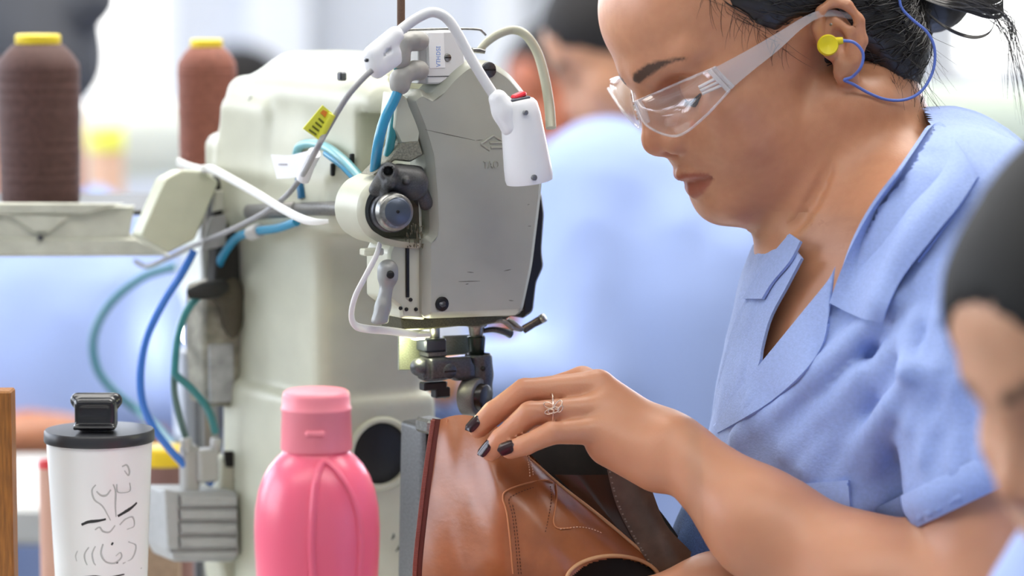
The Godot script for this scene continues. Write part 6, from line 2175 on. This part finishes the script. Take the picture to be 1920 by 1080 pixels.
# ---------------------------------------------------------------- people and things out of focus
func simple_person(label: String, T: Transform3D, neck: Vector3, chest: Vector3, hips: Vector3, sh: Array, arms: Array, base: Color, shirt: Material, cell: float, long_sleeve := false, hair_col := Color(0.11, 0.10, 0.10), tight := 1.0) -> Node3D:
	var root := thing("person", label, "person", Vector3(hips.x, 0, hips.z))
	var f := Field.new()
	head_solid(f, T, true)
	f.cap(T * Vector3(-8, -20, 0), neck, 0.052, 0.055, 0.03)
	f.ell(chest, Vector3(0.12, 0.18, 0.10), Basis(), 0.04)
	for a in arms:
		f.chain([a[0], a[1], a[2]], [0.05, 0.042, 0.028], 0.02)
		var d: Vector3 = (a[2] - a[1]).normalized()
		var side := d.cross(Vector3.UP).normalized()
		var palm: Vector3 = a[2] + d * 0.05
		f.cap(a[2], palm, 0.026, 0.024, 0.015)
		for k in 4:
			var r: Vector3 = palm + side * (k - 1.5) * 0.018 + d * 0.02
			f.chain([r, r + d * 0.035, r + d * 0.055 - Vector3(0, 0.02, 0)], [0.010, 0.009, 0.008], 0.004)
		f.chain([a[2] + d * 0.02 + side * 0.02, palm + side * 0.045, palm + side * 0.05 + d * 0.025], [0.012, 0.010, 0.009], 0.008)
	var pts := [T * Vector3(130, 0, 0), T * Vector3(-100, 0, 0), T * Vector3(0, 140, 0), T * Vector3(0, -90, 0), T * Vector3(0, 0, 90), T * Vector3(0, 0, -90), neck, chest]
	for a in arms:
		pts.append_array(a)
		pts.append(a[2] + (a[2] - a[1]).normalized() * 0.14)
	var b := bounds_of(pts, 0.06)
	var mb := MB.new()
	f.mesh_into(mb, b[0], b[1], cell, head_skin(T, base))
	part("body", mb, skin_material(), root)
	var s := Field.new()
	s.ell(chest, Vector3(0.165 * tight, 0.24, 0.125), Basis(), 0.04)
	s.cap(chest, hips, 0.13 * tight, 0.14 * tight, 0.08)
	s.cap(sh[0], sh[1], 0.07, 0.07, 0.05)
	s.cap(neck - Vector3(0, 0.02, 0), neck - Vector3(0, 0.06, 0), 0.07, 0.09, 0.03)
	for a in arms:
		var e: Vector3 = a[1] if long_sleeve else a[0].lerp(a[1], 0.72)
		s.cap(a[0], e, 0.066, 0.062, 0.02)
		if long_sleeve:
			s.cap(a[1], a[1].lerp(a[2], 0.85), 0.058, 0.045, 0.02)
		# creases
		s.cap(a[0].lerp(a[1], 0.2) + Vector3(0.02, 0, 0.05), a[0].lerp(a[1], 0.75) + Vector3(-0.01, 0, 0.05), 0.016, 0.01, 0.02)
	for k in 5:
		var q := chest + Vector3(lerpf(-0.1, 0.1, k / 4.0), 0.12 - 0.03 * (k % 2), 0.10)
		s.cap(q, q + Vector3(-0.05, -0.2, 0.012), 0.02, 0.012, 0.025)
	s.cap(neck + Vector3(0, 0.05, 0.02), neck + Vector3(0, -0.02, 0.03), 0.06, 0.045, 0.01, -1)
	var sb := bounds_of([chest, hips, sh[0], sh[1], neck] + pts.slice(8), 0.22)
	var sm := MB.new()
	s.mesh_into(sm, sb[0], sb[1], cell * 1.5)
	part("shirt", sm, shirt, root)
	# trousers down to the floor, seated or standing as the hips lie
	var tr := Field.new()
	var fwd := T.basis.x
	fwd.y = 0
	fwd = fwd.normalized()
	var lat := fwd.cross(Vector3.UP)
	tr.ell(hips, Vector3(0.15, 0.12, 0.14), Basis(), 0.04)
	var knee_y := 0.5 if hips.y < 0.75 else hips.y * 0.52
	for g in [-1.0, 1.0]:
		var k: Vector3 = hips + lat * 0.09 * g + fwd * (0.38 if hips.y < 0.75 else 0.03)
		k.y = knee_y
		tr.chain([hips + lat * 0.08 * g, k, Vector3(k.x, 0.05, k.z)], [0.085, 0.065, 0.05], 0.03)
		tr.cap(Vector3(k.x, 0.045, k.z), Vector3(k.x, 0.04, k.z) + fwd * 0.14, 0.042, 0.036, 0.02)
	var tb := bounds_of([hips, hips + fwd * 0.6 + Vector3(0, -hips.y, 0), hips - fwd * 0.2], 0.2)
	tb[0].y = 0.0
	var trm := MB.new()
	tr.mesh_into(trm, tb[0], tb[1], 0.02)
	part("trousers", trm, mat("dark_denim", srgb(52, 66, 100), 0.9), root)
	# hair cap with a tail behind
	var B := Basis(T.basis.x.normalized(), T.basis.y.normalized(), T.basis.z.normalized())
	var h := Field.new()
	h.ell(T * Vector3(0, 57, 0), Vector3(0.106, 0.087, 0.081), B, 0.001)
	h.ell(T * Vector3(60, 64, 0), Vector3(0.049, 0.048, 0.062), B, 0.012)
	h.ell(T * Vector3(-36, 5, 0), Vector3(0.056, 0.07, 0.070), B, 0.02)
	h.ell(T * Vector3(98, 0, 0), Vector3(0.066, 0.078, 0.050), B, 0.006, -1)
	for g in [-1.0, 1.0]:
		h.ell(T * Vector3(14, -8, 84 * g), Vector3(0.034, 0.036, 0.024), B, 0.006, -1)
	h.ell(T * Vector3(-106, 30, 0), Vector3(0.03, 0.03, 0.03), B, 0.01)
	var hb := bounds_of([T * Vector3(120, 60, 0), T * Vector3(-140, 60, 0), T * Vector3(0, 150, 0), T * Vector3(0, -75, 0), T * Vector3(0, 0, 90), T * Vector3(0, 0, -90)], 0.03)
	var hm := MB.new()
	h.mesh_into(hm, hb[0], hb[1], cell)
	part("hair", hm, mat("hair_%d" % int(hair_col.r * 1000), hair_col, 0.8), root)
	return root

func back_machine(at: Vector3, turn: float, col: Color, label: String, size := 1.0) -> Node3D:
	var b := Basis(Vector3.UP, turn)
	var o := thing("background_sewing_machine", label, "sewing machine", Vector3(at.x, TABLE_Y, at.z))
	var L := func(x: float, y: float, z: float) -> Vector3:
		return Vector3(at.x, TABLE_Y + 0.002, at.z) + b * (Vector3(x, y, z) * size)
	var f := Field.new()
	f.rbox(L.call(0, 0.02, 0), Vector3(0.24, 0.02, 0.08) * size, 0.01, b, 0.02)
	f.rbox(L.call(0.15, 0.16, 0), Vector3(0.06, 0.15, 0.06) * size, 0.03, b, 0.03)
	f.rbox(L.call(0.0, 0.28, 0), Vector3(0.22, 0.055, 0.06) * size, 0.04, b, 0.03)
	f.rbox(L.call(-0.18, 0.22, 0), Vector3(0.045, 0.11, 0.05) * size, 0.02, b, 0.03)
	var m := MB.new()
	f.mesh_into(m, Vector3(at.x, TABLE_Y - 0.02, at.z) - Vector3(0.3, 0, 0.3) * size, Vector3(at.x, TABLE_Y + 0.4 * size, at.z) + Vector3(0.3, 0, 0.3) * size, 0.009)
	part("casting", m, mat("bg_paint_%d" % int(col.r * 255), col, 0.4), o)
	part("handwheel", rod(MB.new(), L.call(0.22, 0.27, 0), L.call(0.25, 0.27, 0), 0.06 * size), black(), o)
	part("needle_bar", rod(MB.new(), L.call(-0.18, 0.05, 0), L.call(-0.18, 0.13, 0), 0.006 * size), steel(), o)
	part("presser_foot", bx(MB.new(), L.call(-0.18, 0.046, 0), Vector3(0.03, 0.008, 0.02) * size, 0.002, b), dark_steel(), o)
	return o

func background() -> void:
	var cloth := shirt_material()
	# blurred face at the right edge, nearer than the focus
	var T := head_frame(2244, 722, 1570, 20, 25)
	var sk := lin(200, 150, 118)
	simple_person("blurred dark haired person in the right foreground, cut off by the picture edge", T, V(2300, 1080, 1450), V(2380, 1600, 1400), V(2420, 2300, 1350), [V(2360, 1230, 900), V(2360, 1230, 1950)], [[V(2360, 1260, 1950), V(2400, 2000, 1950), V(2060, 2150, 1900)], [V(2360, 1260, 900), V(2440, 2000, 800), V(2120, 2150, 820)]], sk, cloth, 0.006, false, Color(0.05, 0.05, 0.045))
	# left worker behind the thread stand
	var w := -3944.0
	simple_person("dark haired worker in light blue shirt behind the thread cones", head_frame(42, 122, w, 22, -28), V(70, 420, w), V(80, 720, w), V(90, 1150, w), [V(-70, 590, w - 200), V(170, 590, w + 150)], [[V(190, 600, w + 150), V(236, 810, w + 220), V(50, 822, w + 420)], [V(-90, 600, w - 200), V(-120, 800, w - 100), V(-40, 840, w + 150)]], lin(176, 118, 88), cloth, 0.011, false, Color(0.30, 0.31, 0.34))  # hair greyed: haze over the distant head is put into its colour
	# worker beyond the needle
	simple_person("worker in light blue long sleeves standing behind the needle and the woman's face", head_frame(1236, 118, w, 24, 5), V(1265, 330, w), V(1265, 610, w), V(1300, 1100, w), [V(1130, 350, w + 150), V(1400, 350, w - 250)], [[V(1112, 360, w + 160), V(1075, 730, w + 300), V(860, 712, w + 500)], [V(1420, 370, w - 250), V(1500, 740, w - 100), V(1480, 900, w + 200)]], lin(190, 140, 110), cloth, 0.011, true)
	var w3 := -8600.0
	simple_person("far worker with dark hair between the machine head and the blue shirt", head_frame(1062, 196, w3, 10, 50), V(1062, 300, w3), V(1062, 480, w3), V(1062, 820, w3), [V(980, 350, w3), V(1140, 350, w3)], [[V(972, 360, w3 + 100), V(985, 610, w3 + 500), V(1018, 500, w3 + 900)], [V(1150, 360, w3), V(1160, 560, w3 + 200), V(1100, 600, w3 + 500)]], lin(178, 104, 74), cloth, 0.014)
	var w4 := -12500.0
	simple_person("far worker with dark hair above the machine arm", head_frame(452, 214, w4, 12, 20), V(456, 310, w4), V(456, 450, w4), V(456, 740, w4), [V(396, 360, w4), V(516, 360, w4)], [[V(390, 370, w4), V(380, 560, w4), V(430, 600, w4 + 300)], [V(522, 370, w4), V(530, 560, w4), V(490, 600, w4 + 300)]], lin(178, 124, 94), cloth, 0.016)
	back_machine(V(250, 600, -6200), 0.5, srgb(206, 212, 206), "blurred pale sewing machine behind the thread cones", 0.9)
	back_machine(V(1860, 600, -5400), 2.4, srgb(168, 178, 164), "blurred grey green sewing machine at the right behind the woman", 1.0)
	spool(V(198, 238, -5640), 0.022, mat("pale_thread", srgb(214, 214, 206), 0.8), mat("lemon_cap", srgb(226, 228, 90), 0.4), "blurred pale reel with yellow cap behind the thread cones", 0.024, 0.03)
	var po := thing("steel_column", "blurred grey steel column left of the machine's back", "column", Vector3(V(364, 700, -1500).x, 0, V(364, 700, -1500).z))
	var pt := Vector3(V(364, 655, -1500).x, 0, V(364, 655, -1500).z)
	part("tube", rod(MB.new(), pt, pt + Vector3(0, V(364, 655, -1500).y, 0), 0.017), mat("column_grey", srgb(150, 154, 160), 0.4, 0.5), po)
	part("dark_seam", bx(MB.new(), pt + Vector3(0.006, V(364, 655, -1500).y * 0.5, 0.016), Vector3(0.006, V(364, 655, -1500).y * 0.98, 0.004), 0.0005), black(), po)
	var il := thing("indicator_light", "small round glowing white light beyond the hoses", "light", V(357, 628, -3600))
	part("bulb", lathe(MB.new(), [[0.0, -0.005], [0.004, -0.003], [0.005, 0.0], [0.004, 0.003], [0.0, 0.005]], Transform3D(Basis(), V(357, 628, -3600)), 12), mat("indicator_glow", srgb(255, 255, 250), 0.4, 0.0, {"emission_enabled": true, "emission": Color(1, 1, 0.96), "emission_energy_multiplier": 14.0}), il)
	part("socket", rod(MB.new(), V(357, 628, -3600) - Vector3(0, 0.012, 0), V(357, 628, -3600) - Vector3(0, 0.005, 0), 0.004), black(), il)
	part("stalk", rod(MB.new(), Vector3(V(357, 628, -3600).x, TABLE_Y, V(357, 628, -3600).z), V(357, 628, -3600) - Vector3(0, 0.012, 0), 0.003), steel(), il)
	var iol := OmniLight3D.new()
	iol.name = "indicator_glow"
	iol.light_energy = 0.004
	iol.light_size = 0.004
	iol.omni_range = 8.0
	iol.omni_attenuation = 2.0
	iol.shadow_enabled = true
	il.add_child(iol, true)
	iol.position = Vector3(0, 0, 0.008)
	var tb := grained("table_laminate", srgb(222, 223, 220), 0.4, 0.0, 85, 0.02, 0.92, 1.0, 2.0)
	for q in [[V(250, 600, -6200), "far work table under the blurred pale sewing machine"], [V(1860, 600, -5400), "far work table under the grey green sewing machine"]]:
		var t := thing("work_table", q[1], "table", Vector3(q[0].x, 0, q[0].z), "work tables")
		part("table_top", bx(MB.new(), Vector3(q[0].x, TABLE_Y - 0.018, q[0].z), Vector3(0.8, 0.036, 0.5), 0.004), tb, t)
		for sx in [-1, 1]:
			for sz in [-1, 1]:
				part("leg", bx(MB.new(), Vector3(q[0].x + sx * 0.35, (TABLE_Y - 0.036) * 0.5, q[0].z + sz * 0.2), Vector3(0.04, TABLE_Y - 0.036, 0.04), 0.003), mat("table_leg_grey", srgb(120, 122, 124), 0.5, 0.4), t)
